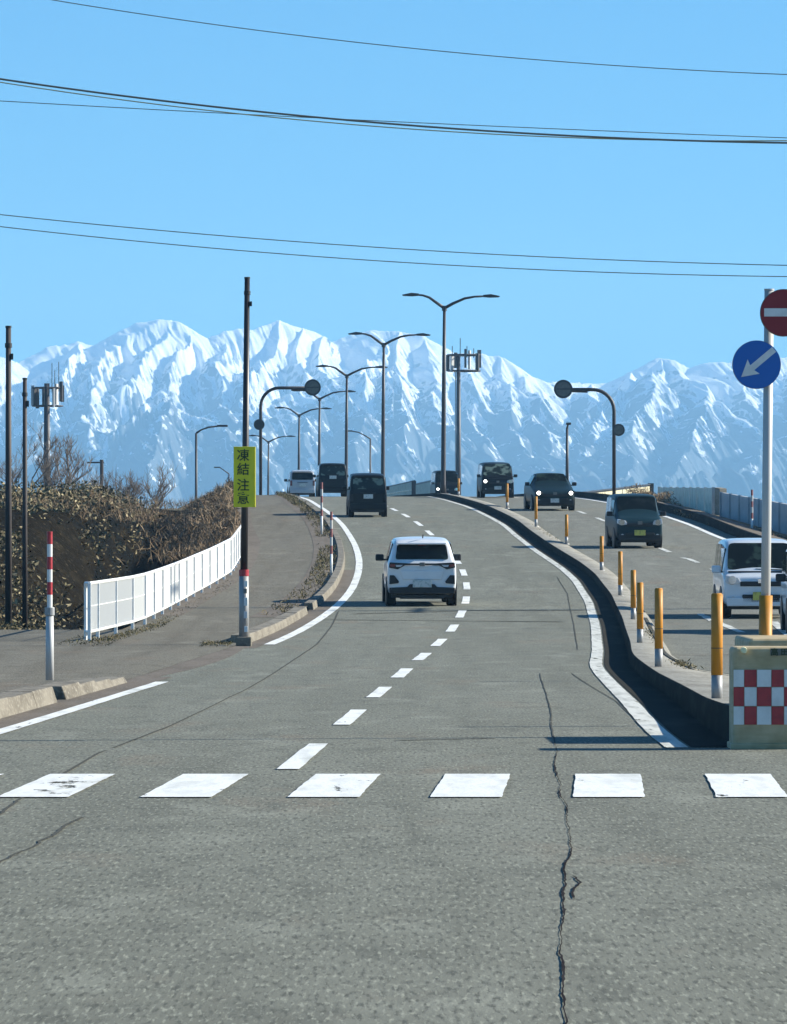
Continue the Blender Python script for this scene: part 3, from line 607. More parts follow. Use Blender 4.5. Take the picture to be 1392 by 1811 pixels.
# ------------------------------------------------------------------ overhanging sign masts (backs of round signs)
def sign_mast(px, d, base_z, top_y, disc_px, disc_r, small_px, small_y, label, left):
    s = F/d; root = empty('sign_mast', (PX(px, d), d, base_z), 0, label, 'sign mast', 'curved masts holding round signs over the road')
    zt = PZ(top_y, d)-base_z; e = 1 if disc_px > px else -1; R = 1.0; xe = (disc_px-px)/s
    pts = [(0,0,0),(0,0,zt-R)]+[(e*R*(1-math.cos(a)), 0, zt-R+R*math.sin(a)) for a in np.linspace(.25, math.pi/2, 7)]+[(xe,0,zt)]
    MB().tube(pts, .085, 10).build('mast', M['lamp_grey'], root, smooth=True)
    MB().tube([(xe-e*1.15,0,zt-.05),(xe,0,zt-.02)], .1, 8).build('bracket', M['lamp_grey'], root)
    g = empty('round_sign', (PX(disc_px, d), d-.12, base_z+zt+.02), 0, 'round sign over the road, seen from behind, on '+left+' curved mast', 'road sign', 'round signs on the curved masts')
    MB().disc((0,0,0), disc_r, .05, 32).build('rim', M['signrim'], g); MB().disc((0,-.03,0), disc_r*.78, .03, 32).build('sign_back', M['signback'], g)
    MB().box((0,-.05,0), (disc_r*1.5,.03,.05)).build('clamp', M['signrim'], g)
    g2 = empty('round_sign', (PX(small_px, d), d-.14, PZ(small_y, d)), 0, 'small round sign halfway down '+left+' curved mast', 'road sign', 'round signs on the curved masts')
    r2 = disc_r*.66; MB().disc((0,0,0), r2, .04, 28).build('rim', M['signrim'], g2); MB().disc((0,-.03,0), r2*(.55 if 'left' in left else .75), .02, 28).build('sign_back', M['signrim'] if 'left' in left else M['signback'], g2)
    return root
sign_mast(461, 272, 3.9, 686, 553, .44, 458.5, 751, 'curved mast reaching right over the left lanes', 'the left')
sign_mast(1086, 240, 4.0, 689, 996, .44, 1094, 760.5, 'curved mast reaching left over the oncoming lanes', 'the right')
# ------------------------------------------------------------------ antenna masts
def antenna(px, base_y, d, top_y, plat, rails, label, w_, whips, ladder=False, base_z=0):
    s = F/d; root = empty('antenna_mast', (PX(px, d), d, base_z), 0, label, 'antenna mast'); X0 = PX(px, d)
    zt = PZ(top_y, d)-base_z; hw = w_/2/s
    MB().tube([(0,0,0),(0,0,zt)], [hw*1.25, hw*.8], 12).build('pole', M['lamp_grey'], root, smooth=True)
    xl, xr, yt, yb = plat; xl, xr = (xl-px)/s, (xr-px)/s; z1, z0 = PZ(yt, d)-base_z, PZ(yb, d)-base_z; cx, R = (xl+xr)/2, (xr-xl)/2
    for z in (z0, z1):
        mb = MB(); pts = [(cx+R*math.cos(a), R*math.sin(a), z) for a in np.linspace(0, 2*math.pi, 9)]; mb.tube(pts, .07 if d < 500 else .11, 6, False)
        for k in range(4): mb.tube([(0,0,z),(cx+R*math.cos(k*math.pi/2), R*math.sin(k*math.pi/2), z)], .05 if d < 500 else .08, 5)
        mb.build('platform_ring', M['lamp_grey'], root)
    for k in range(rails):
        a = 2*math.pi*k/rails+.3; x, y = cx+R*math.cos(a), R*math.sin(a)
        MB().box((x, y, (z0+z1)/2+random.uniform(-.1,.3)*(z1-z0)), (R*.22, R*.12, (z1-z0)*random.uniform(.9,1.2)), a).build('panel_antenna', M['steel'] if k % 3 == 1 else M['lamp_grey'], root)
    for wp, wy_ in whips: MB().tube([((wp-px)/s,0,z1-.3),((wp-px)/s,0,PZ(wy_, d)-base_z)], .03 if d < 500 else .05, 5).build('whip_antenna', M['lamp_grey'], root)
    if ladder: MB().tube([(-5/s,0,0),(-5/s,0,z0)], .07, 5).build('cable_run', M['steel'], root)
antenna(83, 870, 420, 678, (58, 111, 686, 718), 9, 'antenna mast with a ring platform behind the bare tree', 12, [(92, 642), (104, 640), (97, 655)])
antenna(811, 860, 600, 626, (792, 849, 628, 656), 7, 'antenna mast with a wide frame platform behind the nearest lamp', 8, [(814, 598), (826, 612), (800, 612), (838, 616)], True)
# small utility pole with crossarm far behind the bushes
up = empty('utility_pole', (PX(180, 330), 330, 0), 0, 'small utility pole with a crossarm among the bare bushes', 'utility pole')
MB().tube([(0,0,0),(0,0,PZ(813,330))], .12, 8).build('pole', M['wood'], up); MB().box((-.4,0,PZ(818,330)), (1.1,.1,.1)).build('crossarm', M['wood'], up)

# ------------------------------------------------------------------ foreground poles on the left
def plain_pole(px, by, ty, w_, label, d, m='wood'):
    s = F/d; z0 = PZ(by, d); root = empty('pole', (PX(px, d), d, z0-.05), 0, label, 'pole', 'dark bare poles on the left')
    h = PZ(ty, d)-z0+.05
    MB().tube([(0,0,0),(0,0,h)], [w_/2/s*1.12, w_/2/s*.85], 14).build('shaft', M[m], root, smooth=True)
    MB().tube([(0,0,h-.02),(0,0,h+.02)], w_/2/s*1.0, 14).build('cap', M['black'], root)
    MB().tube([(0,0,h*.93),(0,0,h*.945)], w_/2/s*1.15, 14).build('band', M['black'], root)
    MB().box((w_/2/s+.01,-.02,h*.90), (.05,.04,.12)).build('step_bolt', M['black'], root)
plain_pole(15, 1100, 578, 11, 'taller and thicker of the two dark poles at the left edge', 101)
plain_pole(44, 1106, 670, 8.5, 'shorter dark pole beside the tall one at the left edge', 99)
# board pole
d = 85.5; s = F/d; z0 = float(road_z(d))+.03
bp_ = empty('sign_pole', (PX(431.5, d), d, z0), 0, 'tall dark pole with stickers carrying the yellow-green warning board', 'pole'); h = PZ(492, d)-z0
MB().tube([(0,0,0),(.0,0,1.25)], [.085,.08], 16).build('lower_sleeve', M['greybase'], bp_, smooth=True)
MB().tube([(0,0,1.25),(.02,0,2.6),(.055,0,h)], [.062,.058,.045], 16).build('shaft', M['darkpole'], bp_, smooth=True)
MB().tube([(.055,0,h-.01),(.055,0,h+.02)], .05, 12).build('cap', M['black'], bp_)
MB().tube([(.055,0,h*.955),(.055,0,h*.965)], .056, 12).build('band', M['black'], bp_); MB().box((.11,-.02,h*.93), (.05,.05,.08)).build('step_bolt', M['black'], bp_)
MB().tube([(0,0,1.15),(0,0,1.26)], .084, 16).build('red_band', M['red'], bp_)
for k, (z, hh, c, x) in enumerate([(1.02,.10,'whitesign',.02),(.9,.08,'signback',.0),(.72,.14,'whitesign',.02),(.5,.12,'clearlens',.01),(.26,.1,'whitesign',.03)]):
    MB().box((.025+x*.4,-.082,z), (.06,.012,hh)).build('sticker', M[c], bp_, bevel=.004)
MB().box((0,0,.02), (.26,.26,.22)).build('foot', M['kerb'], bp_, bevel=.02)
bd = empty('warning_board', (PX(433, d), d-.09, PZ(843.5, d)), 0, 'yellow-green board with four dark Japanese characters on the pole', 'sign')
bw_, bh_ = 39/s, 107/s
MB().box((0,.0,0), (bw_,.03,bh_)).build('board', M['lime'], bd, bevel=.006)
MB().box((bw_/2-.02,-.017,0), (.012,.01,bh_*.98)).build('edge_fold', M['lime'], bd)
for q_ in (1, -1): MB().box((0,.04,q_*bh_*.33), (.22,.05,.04)).build('bracket', M['steel'], bd)
def glyph(ch, h, m, parent, loc, bold=.0, name='character', wide=1.0):
    fc = bpy.data.curves.new('t', 'FONT'); fc.body = ch; fc.size = h; fc.align_x = 'CENTER'; fc.align_y = 'CENTER'; fc.extrude = .002; fc.offset = bold
    fo = bpy.data.objects.new('t', fc); COL.objects.link(fo); dg = bpy.context.evaluated_depsgraph_get()
    me = bpy.data.meshes.new_from_object(fo.evaluated_get(dg)); bpy.data.objects.remove(fo); me.materials.clear()
    v = np.empty(len(me.vertices)*3); me.vertices.foreach_get('co', v); v = v.reshape(-1, 3)
    if len(v):
        c = (v.max(0)+v.min(0))/2; v -= c; v[:, 0] *= wide; v = np.stack([v[:, 0], -v[:, 2], v[:, 1]], -1); me.vertices.foreach_set('co', v.ravel()); me.update()
    o = link(name, me, m, parent); o.location = loc; return o
for ch, y in zip('凍結注意', (805, 829.5, 857.5, 880.5)):
    glyph(ch, .215, M['ink'], bd, (-.025, -.020, (843.5-y)/s), .0025)
# red and white snow pole on the left kerb
def snow_pole(px, by, ty, d, w_, label, z0=None, sleeve=True):
    s = F/d; z0 = PZ(by, d) if z0 is None else z0; h = PZ(ty, d)-z0; r = w_/2/s
    root = empty('delineator_pole', (PX(px, d), d, z0), 0, label, 'delineator pole', 'red and white poles along the kerbs')
    if sleeve:
        MB().tube([(0,0,0),(0,0,h*.44)], [r*1.55, r*1.45], 14).build('sleeve', M['steel'], root, smooth=True)
        MB().tube([(0,0,h*.435),(0,0,h*.49)], r*1.85, 14).build('collar', M['greybase'], root, bevel=.005)
    zs = np.linspace(h*.49 if sleeve else h*.35, h, 7 if sleeve else 6); n_ = len(zs)-1
    if not sleeve: MB().tube([(0,0,0),(0,0,zs[0])], r, 10).build('sleeve', M['whitesign'], root, smooth=True)
    for k in range(n_):
        c = ('red' if sleeve else 'redfade') if (n_-1-k) % 2 == 0 else ('whitesign' if sleeve else 'whitefade')
        MB().tube([(0,0,zs[k]),(0,0,zs[k+1])], r*(1.0+.02*(k % 2)), 12, k == n_-1).build('band', M[c], root, smooth=False)
    return root
snow_pole(88, 1203, 940, 54.8, 9.5, 'large red and white striped pole in a steel sleeve on the left kerb')
snow_pole(586, 1020, 905, 133, 4.5, 'red and white pole at the bend of the left kerb', sleeve=False)
snow_pole(569, 945, 853, 170, 4.2, 'red and white pole further up the left kerb, before the dark minivan', sleeve=False)
snow_pole(1330, 945, 866, 178, 4.2, 'red and white pole on the far right kerb, left of the sign post', sleeve=False)

# ------------------------------------------------------------------ white railing on the left
rail = empty('railing', (0, 0, 0), 0, 'white painted pedestrian railing with thin pickets along the left sidewalk', 'railing')
ds = [88.0]+list(np.arange(89.4, 152, 3.15)); hh = 1.0
ds += [155.0, 158.5]
pts = [Vector((float(fence_x(d)), d, float(road_z(d))+.03)) for d in ds]
post_me = MB().box((0,0,hh/2), (.06,.06,hh)).mesh('post', .005)
for p in pts:
    o = link('post', post_me, M['white'], rail); o.location = p
for a, b in zip(pts[:-1], pts[1:]):
    up_ = Vector((0,0,1))
    MB().tube([a+up_*hh, b+up_*hh], .03, 6).build('top_rail', M['white'], rail)
    MB().tube([a+up_*.16, b+up_*.16], .025, 6).build('bottom_rail', M['white'], rail)
    MB().tube([a+up_*.60, b+up_*.60], .009, 4).build('middle_rail', M['white'], rail)
    mb = MB(); n_ = max(3, int((b-a).length/.115))
    for k in range(1, n_):
        q = a.lerp(b, k/n_); mb.tube([q+up_*.16, q+up_*.99], .0068, 4, False)
    mb.build('picket_panel', M['picket'], rail)['kind'] = 'stuff'
# end return of the railing
a = pts[0]; b = a+Vector((-.10, .6, 0)); mb = MB().tube([a+Vector((0,0,hh)), b+Vector((0,0,hh))], .03, 6).tube([a+Vector((0,0,.16)), b+Vector((0,0,.16))], .025, 6).tube([b, b+Vector((0,0,hh))], .03, 6); mb.build('end_return', M['white'], rail)

# ------------------------------------------------------------------ amber posts on the median
post_specs = [(1268,1225,1049,45.5,'nearest and tallest amber post, beside the checkered barrier'), (1165,1166,1040,64.0,'second amber post from the barrier'),
 (1132,1130,1030,80.0,'third amber post from the barrier, partly behind the second'), (1120,1090,1008,98,'fourth amber post from the barrier'), (1097,1045,975,116,'amber post just before the bend of the median'),
 (1064,1003,948,135,'amber post at the bend of the median, below the teal car'), (1002,960,910,160,'amber post standing below the right headlamp of the dark sedan'),
 (948,930,878,180,'amber post standing below the left headlamp of the dark sedan'), (897,905,855,203,'amber post in front of the black van'), (811,880,846,245,'farthest amber post, by the foot of the nearest lamp')]
proto = None
for px, by, ty, d, lab in post_specs:
    z = float(road_z(d)+hk(d)*.9)-.02
    if proto is None:
        proto = empty('amber_post', (0,0,0), 0)
        MB().tube([(0,0,.235),(0,0,.60),(0,0,.61),(0,0,.905)], [.052,.052,.052,.052], 16).build('tube', M['amber'], proto, smooth=True)
        MB().tube([(0,0,0),(0,0,.235)], .050, 16).build('base_sleeve', M['greybase'], proto, smooth=True)
        MB().tube([(0,0,.0),(0,0,.025)], [.10,.085], 16).build('foot_plate', M['greybase'], proto)
        MB().tube([(0,0,.90),(0,0,.915)], [.054,.04], 16).build('cap', M['amber'], proto); MB().tube([(0,0,.455),(0,0,.462)], .0535, 16).build('seam_or_shade_line', M['tar_and_shade'], proto)
        o = proto
    else: o = copy_tree(proto)
    o.location = (PX(px, d), d, z); o.scale = (1, 1, (PZ(ty, d)-z)/.915)
    tag(o, lab, 'post', 'amber posts along the median')

# ------------------------------------------------------------------ regulatory sign post on the median
d = 42.6; z0 = .24
sp = empty('sign_post', (PX(1352, d), d, z0), 0, 'grey steel post with amber sleeve holding the red and blue signs', 'sign post'); s = F/d
lean = (1360.5-1352)/s; h = PZ(514, d)-z0
MB().tube([(0,0,0),(lean,0,h)], .040, 18).build('tube', M['steel'], sp, smooth=True); MB().tube([(lean,0,h),(lean,0,h+.015)], .043, 18).build('cap', M['steel'], sp)
MB().tube([(0,0,0),(.012,0,PZ(1053,d)-z0)], .056, 18).build('sleeve', M['amber'], sp, smooth=True)
for y in (554, 645): MB().box((lean*(970-y)/455,-.045,PZ(y,d)-z0), (.13,.03,.05)).build('clamp', M['steel'], sp)
def disc_sign(name, px, py, r, lab):
    g = empty(name, (PX(px, d), d-.075, PZ(py, d)), 0, lab, 'road sign'); MB().disc((0,.006,0), r, .02, 48).build('rim', M['signback'], g); return g
g = disc_sign('no_entry_sign', 1385, 554, .199, 'round red no-entry sign with a white bar, cut by the right edge')
MB().disc((0,-.008,0), .193, .012, 48).build('red_face', M['redsign'], g); MB().box((0,-.016,.003), (.33,.006,.068)).build('bar', M['whitesign'], g)
g = disc_sign('keep_left_sign', 1337, 645.5, .203, 'round blue sign with a white arrow pointing down left')
MB().disc((0,-.008,0), .200, .012, 48).build('blue_face', M['blue'], g)
arr = [(.215,0),(.215,.026),(-.045,.026),(-.028,.078),(-.175,0),(-.028,-.078),(-.045,-.026),(.215,-.026)]   # arrow along -x
ca, sa = math.cos(math.radians(40)), math.sin(math.radians(40))
arr = [(x*.92*ca-z*sa-.006, x*.92*sa+z*ca+.0) for x, z in arr[1:]]
MB().prism(arr, -.020, -.015).build('arrow', M['whitesign'], g)

# ------------------------------------------------------------------ checkered barrier
d = 39.3; s = F/d
def barrier(x, d, wd, dp, ht, lab, rich):
    g = empty('road_barrier', (x, d, 0), 0, lab, 'barrier')
    MB().box((wd/2, dp/2, ht/2+.0), (wd, dp, ht-.01)).build('body', M['khaki'], g, bevel=.035, seg=3, smooth=False)
    if not rich: return g
    MB().box((wd/2, dp/2, .02), (wd+.03, dp+.03, .05)).build('foot', M['khaki'], g, bevel=.01)
    xs = [0.004, .088, .185, .298, .395, .492, .59, .69]; ys = [1282, 1249, 1215, 1184]
    for r_ in range(3):
        za, zb = PZ(ys[r_], d), PZ(ys[r_+1], d)
        for c in range(7):
            redq = (r_+c) % 2 == 1
            MB().box(((xs[c]+xs[c+1])/2, -.006, (za+zb)/2), (xs[c+1]-xs[c]-.004, .008, zb-za-.004)).build('square', M['red'] if redq else M['whitesign'], g, bevel=.001)
    MB().tube([(.085,-.005,PZ(1150,d)),(.085,-.05,PZ(1150,d))], [.026,.022], 12).build('filler_cap', M['yellowcap'], g)
    MB().box((.42,-.004,PZ(1153,d)), (.26,.006,.055)).build('name_plate', M['signback'], g)
    for ch, x_ in (('高', .322), ('田', .40), ('国', .475)): glyph(ch, .062, M['ink'], g, (x_, -.010, PZ(1153, d)), .001)
    return g
barrier(PX(1296, 39.3), 39.3, .72, .45, PZ(1143, 39.3), 'dusty yellow barrier with red and white checkered squares at the right', True)
barrier(PX(1324, 41.0), 41.0, .70, 1.7, .83, 'long pale barrier block added behind the checkered one for its shadow on the road', False)  # mostly hidden block, added to cast the thick road shadow

# ------------------------------------------------------------------ walls, parapets on the right
def panel_wall(name, a, b, n_, m, label, cat, th=.12, post=None, skip=()):
    """a, b: (px, top_y, bottom_y, d)"""
    root = empty(name, (0,0,0), 0, label, cat); A0, A1 = P(a[0], a[1], a[3]), P(a[0], a[2], a[3]); B0, B1 = P(b[0], b[1], b[3]), P(b[0], b[2], b[3])
    for k in range(n_):
        u, v = k/n_+.004, (k+1)/n_-.004; t0, t1, b0, b1 = A0.lerp(B0, u), A0.lerp(B0, v), A1.lerp(B1, u), A1.lerp(B1, v); nrm = (t1-t0).cross(b0-t0).normalized()*th
        MB().add([b0,b1,t1,t0,b0+nrm,b1+nrm,t1+nrm,t0+nrm], [(0,1,2,3),(7,6,5,4),(0,4,5,1),(1,5,6,2),(2,6,7,3),(3,7,4,0)]).build('panel', m, root)
        if post: MB().box(((t0+b0)/2)[:], (.12,.16,(t0-b0).length+.06)).build('post', post, root)
    if post: t0, b0 = B0, B1; MB().box(((t0+b0)/2)[:], (.14,.16,(t0-b0).length+.06)).build('post', post, root)
    return root
panel_wall('wall', (1275,871,935,195), (1480,908,985,166), 11, M['panel'], 'plain blue-grey panel wall at the far right', 'wall', .15, M['panel'])
panel_wall('panel_fence', (1262,863,925,198), (1166,862,915,236), 8, M['meshpanel'], 'pale slotted panel fence above the brown grass on the right', 'fence', .06, M['steel'])
w1 = panel_wall('concrete_pillar', (1264,862,930,197.6), (1273,864,930,197.2), 1, M['concrete'], 'light concrete pillar between the pale fence and the grey wall', 'pillar', .3)
pp = panel_wall('parapet', (1012,877,905,275), (1150,860,905,400), 9, M['parapet'], 'tan concrete bridge parapet behind the teal car', 'parapet', .25)
a, b = P(1012,874,275), P(1150,857,400); MB().tube([a, b], .08, 6).build('hand_rail', M['black'], pp)
MB().box(P(1151,875,399)[:], (.45,.4,1.8)).build('end_post', M['black'], pp)
pg = panel_wall('noise_barrier', (733,852,885,395), (684,863,884,432), 4, M['greenpanel'], 'pale green striped barrier panel beyond the crest, left piece', 'barrier', .12, M['lamp_grey'])
a, b, a2, b2 = P(733,851,395), P(684,862,432), P(733,866,394.6), P(684,874,431.6); MB().tube([a, b], .09, 6).build('rail', M['lamp_grey'], pg); MB().tube([a2, b2], .13, 6).build('rail', M['meshpanel'], pg)
MB().box(P(732,866,394.5)[:], (.35,.3,1.4)).build('end_post', M['lamp_grey'], pg)
pg = panel_wall('noise_barrier', (765,850,885,370), (738,856,884,392), 3, M['greenpanel'], 'pale green barrier piece just left of the far truck', 'barrier', .12, M['steel'])
MB().tube([P(765,851,369.6), P(738,857,391.6)], .12, 6).build('rail', M['lamp_grey'], pg)

# ------------------------------------------------------------------ cars
def section(st):
    y, zb, zbelt, zt, wl, wt = st
    zt = max(zt, zbelt+.004)
    half = [(0,zb),(wl*.80,zb),(wl*.93,zb+.03),(wl*.985,zb+.14),(wl,zb+(zbelt-zb)*.55),(wl*.985,zbelt-.02),(wl*.965,zbelt),(wt+(wl*.965-wt)*.1,zt-(zt-zbelt)*.10),(wt-.05,zt-(zt-zbelt)*.02),(wt*.6,zt+.012),(0,zt+.02)]
    return [(x, y, z) for x, z in half]+[(-x, y, z) for x, z in reversed(half[1:-1])]
def car_body(stations, m, parent):
    secs = [section(s) for s in stations]; n_ = len(secs[0]); mb = MB()
    for s in secs: mb.v += s
    for i in range(len(secs)-1):
        for k in range(n_):
            k2 = (k+1) % n_; mb.f.append((i*n_+k, i*n_+k2, (i+1)*n_+k2, (i+1)*n_+k))
    H = n_//2
    for base, rev in ((0, False), ((len(secs)-1)*n_, True)):      # caps in quads
        for k in range(H):
            a, b, c, e = base+k, base+k+1, base+(n_-k-1) % n_, base+(n_-k) % n_
            f = (a, b, c, e) if k not in (0, H-1) else ((base, base+1, base+n_-1) if k == 0 else (base+H-1, base+H, base+H+1))
            mb.f.append(f)
    me = mb.mesh('body'); o = link('body', me, m, parent, True)
    md = o.modifiers.new('sub', 'SUBSURF'); md.levels = 1; md.render_levels = 2
    # crisp-ish edges: crease the end caps and belt
    return o
def lerp_st(stations, y):
    for a, b in zip(stations[:-1], stations[1:]):
        if a[0] <= y <= b[0] and b[0] > a[0]:
            t = (y-a[0])/(b[0]-a[0]); return tuple(a[i]+(b[i]-a[i])*t for i in range(6))
    return stations[0] if y < stations[0][0] else stations[-1]
def slab(corners, m, name, parent, th=.02, inset=(0,0,0,0), bev=.0):
    """corners bl, br, tr, tl (outside view); thickness towards the outside; inset = left, right, bottom, top fractions"""
    bl, br, tr, tl = [Vector(c) for c in corners]
    def q(u, v): return bl.lerp(br, u).lerp(tl.lerp(tr, u), v)
    l, r, b_, t = inset; c = [q(l, b_), q(1-r, b_), q(1-r, 1-t), q(l, 1-t)]
    # rounded trapezoid
    out = []; 
    for i in range(4):
        p, pv_, nx2 = c[i], c[i-1], c[(i+1) % 4]; rr = min((p-pv_).length, (nx2-p).length)*.16
        a = p+(pv_-p).normalized()*rr; e = p+(nx2-p).normalized()*rr
        for tt in (0, .33, .67, 1): out.append(a.lerp(p, tt).lerp(p.lerp(e, tt), tt))
    nrm = (c[1]-c[0]).cross(c[3]-c[0]).normalized(); n_ = len(out); vs = [p-nrm*.05 for p in out]+[p+nrm*th for p in out]
    fs = [tuple(range(n_-1, -1, -1)), tuple(range(n_, 2*n_))]+[(k, (k+1) % n_, n_+(k+1) % n_, n_+k) for k in range(n_)]
    return MB().add(vs, fs).build(name, m, parent)
def car(name, kind, loc, heading, W, H, L, col, label, cat, view, **o):
    root = empty(name, loc, heading, label, cat, 'vehicles on the road'); w = W/2; e = L/2
    if kind == 'suv':
        belt = H*.64; rw = w*.80
        st = [(-e,.34,.86,.88,w*.93,w*.85),(-e+.03,.30,belt-.05,belt-.03,w*.975,w*.88),(-e+.10,.26,belt,belt+.03,w*.99,w*.86),(-e+.34,.24,belt,H-.10,w,rw*.99),(-e+.46,.24,belt,H-.05,w,rw),(-e+1.0,.24,belt,H-.01,w,rw),(0,.24,belt-.02,H,w,rw),
              (e-1.75,.24,belt-.03,H-.04,w,rw*.98),(e-1.05,.24,belt-.05,belt+.02,w,w*.84),(e-.3,.26,belt-.12,belt-.08,w*.98,w*.82),(e-.06,.30,.80,.84,w*.93,w*.75),(e,.36,.70,.74,w*.86,w*.7)]
        rwi, wsi = (2, 3), (7, 8)
    elif kind == 'box':
        belt = H*.60; rw = w*.89
        st = [(-e,.34,.86,.88,w*.95,w*.90),(-e+.03,.28,belt,belt+.03,w*.985,w*.93),(-e+.12,.26,belt,H-.09,w*.995,rw),(-e+.2,.25,belt,H-.03,w,rw),(-e+.8,.25,belt,H,w,rw),(.3,.25,belt,H,w,rw),
              (e-1.15,.25,belt-.02,H-.06,w,rw*.97),(e-.62,.25,belt-.04,belt+.03,w,w*.88),(e-.18,.27,belt-.10,belt-.05,w*.985,w*.86),(e-.04,.30,.82,.86,w*.95,w*.8),(e,.36,.74,.78,w*.90,w*.75)]
        rwi, wsi = (1, 2), (6, 7)
    elif kind == 'van':
        belt = H*.58; rw = w*.88
        st = [(-e,.34,.86,.88,w*.95,w*.92),(-e+.03,.28,belt,belt+.03,w*.99,w*.95),(-e+.12,.26,belt,H-.09,w,rw),(-e+.2,.25,belt,H-.03,w,rw),(-e+.8,.25,belt,H,w,rw),(.5,.25,belt,H,w,rw),
              (e-.78,.25,belt,H-.07,w,rw*.97),(e-.30,.25,belt-.04,belt+.02,w,w*.93),(e-.10,.26,belt-.09,belt-.06,w*.99,w*.90),(e-.02,.28,.80,.84,w*.97,w*.86),(e,.34,.70,.74,w*.94,w*.82)]
        rwi, wsi = (1, 2), (6, 7)
    elif kind == 'sedan':
        belt = H*.66; rw = w*.70
        st = [(-e,.36,.80,.84,w*.9,w*.8),(-e+.1,.3,belt,belt+.04,w*.96,w*.8),(-e+.7,.25,belt,belt+.10,w,w*.78),(-e+1.3,.25,belt,H-.06,w,rw),(-.2,.25,belt,H,w,rw),(.5,.25,belt,H-.03,w,rw),(e-1.35,.25,belt-.02,belt+.03,w,w*.82),
              (e-.5,.26,belt-.14,belt-.10,w*.98,w*.8),(e-.1,.28,.68,.74,w*.93,w*.76),(e,.33,.6,.64,w*.86,w*.7)]
        rwi, wsi = (2, 3), (5, 6)
    car_body(st, M[col], root)
    gm = M[o.get('glass', 'glass')]
    # windscreen and rear window
    a, b = st[wsi[0]], st[wsi[1]]
    slab([(b[5]*.97,b[0],b[3]+.015),(-b[5]*.97,b[0],b[3]+.015),(-a[5]*.97,a[0],a[3]+.005),(a[5]*.97,a[0],a[3]+.005)], gm, 'windscreen', root, .022, (.02,.02,.03,.03))
    a, b = st[rwi[0]], st[rwi[1]]
    slab([(-a[5]*.99,a[0],a[3]+.0),(a[5]*.99,a[0],a[3]+.0),(b[5]*.97,b[0]-.01,b[3]-.01),(-b[5]*.97,b[0]-.01,b[3]-.01)], gm, 'rear_window', root, .03, o.get('rw', (.05,.05,.10,.10)))
    # side windows
    y0 = st[rwi[1]][0]+.12; y1 = st[wsi[0]][0]+.05; cuts = [y0, y0+(y1-y0)*.30, y0+(y1-y0)*.64, y1]
    for sgn in (1, -1):
        for k in range(3):
            ya, yb = cuts[k]+.03, cuts[k+1]-.03; A, B = lerp_st(st, ya), lerp_st(st, yb)
            c = [(sgn*(A[4]*.965),ya,A[2]+.03),(sgn*(B[4]*.965),yb,B[2]+.03),(sgn*(B[5]+(B[4]*.965-B[5])*.16),yb,B[3]-(B[3]-B[2])*.16),(sgn*(A[5]+(A[4]*.965-A[5])*.16),ya,A[3]-(A[3]-A[2])*.16)]
            if sgn < 0: c = [c[1], c[0], c[3], c[2]]
            slab(c, gm, 'side_window', root, .012)
        ms = M[o.get('mirror', 'black')]
        mr_ = empty('side_mirror', (sgn*(w+.10), y1-.12+.25, st[0][2]*0+belt+.05), 0); mr_.parent = root
        MB().box((0,0,.02), (.19,.12,.15)).build('housing', ms, mr_, bevel=.03); MB().box((-sgn*.1,0,-.03), (.1,.05,.04)).build('stalk', M['black'], mr_)
        for yy in (-e+.68 if kind != 'sedan' else -e+.9, e-.72 if kind != 'sedan' else e-.85):
            wh = empty('wheel', (sgn*(w-.115), yy, .31), 0); wh.parent = root
            t = MB(); nn = 24
            prof = [(-.095,.20),(-.095,.285),(-.06,.31),(.06,.31),(.095,.285),(.095,.20)]
            for k in range(nn):
                q_ = 2*math.pi*k/nn
                for x_, r_ in prof: t.v.append((x_, r_*math.cos(q_), r_*math.sin(q_)))
            for k in range(nn):
                for j in range(6): t.f.append((k*6+j, k*6+(j+1) % 6, ((k+1) % nn)*6+(j+1) % 6, ((k+1) % nn)*6+j))
            t.build('tyre', M['tyre'], wh, smooth=False)
            rm = MB().tube([(sgn*.05,0,0),(sgn*.075,0,0)], .20, 16); rm.build('rim', M['rim'], wh)
            MB().tube([(sgn*(.095),0,0),(sgn*.125,0,0)], [.345,.345], 20).build('wheel_arch', M['black'], wh)
    MB().box((0,0,.26), (W*.86, L*.92, .14)).build('underbody', M['black'], root)
    # rear
    yr = -e-.012
    def rb(x0, x1, z0, z1, m, nm, y=yr, th=.02, bev=.01, parent=root): return MB().box(((x0+x1)/2, y, (z0+z1)/2), (abs(x1-x0), th, z1-z0)).build(nm, m, parent, bevel=bev)
    if view == 'rear':
        if kind == 'suv':
            MB().prism([(-w*.93,.28),(w*.93,.28),(w*.95,.42),(w*.42,.44),(w*.36,.50),(-w*.36,.50),(-w*.42,.44),(-w*.95,.42)], yr-.03, yr+.08).build('lower_bumper', M['black'], root, bevel=.02)
            MB().prism([(-w*.70,.26),(w*.70,.26),(w*.62,.17),(-w*.62,.17)], yr+.05, yr+.35).build('under_tray', M['black'], root)
            rb(-w*.88, w*.88, .925, .965, M['black'], 'light_bar', yr-.005, .03)
            for sg in (1, -1):
                MB().prism([(sg*w*.40,.965),(sg*w*.93,.985),(sg*w*.95,.87),(sg*w*.70,.83),(sg*w*.56,.89)], yr-.015, yr+.09).build('tail_light', M['black'], root, bevel=.01)
                MB().prism([(sg*w*.55,.93),(sg*w*.76,.93),(sg*w*.74,.885),(sg*w*.62,.885)], yr-.024, yr-.01).build('reversing_light', M['clearlens'], root)
                MB().prism([(sg*w*.78,.945),(sg*w*.92,.955),(sg*w*.92,.89),(sg*w*.78,.88)], yr-.026, yr-.01).build('brake_lens', M['taillight'], root)
                MB().prism([(sg*w*.93,.70),(sg*w*.80,.70),(sg*w*.66,.56),(sg*w*.68,.52),(sg*w*.94,.50)], yr-.01, yr+.08).build('bumper_vent', M['black'], root, bevel=.01)
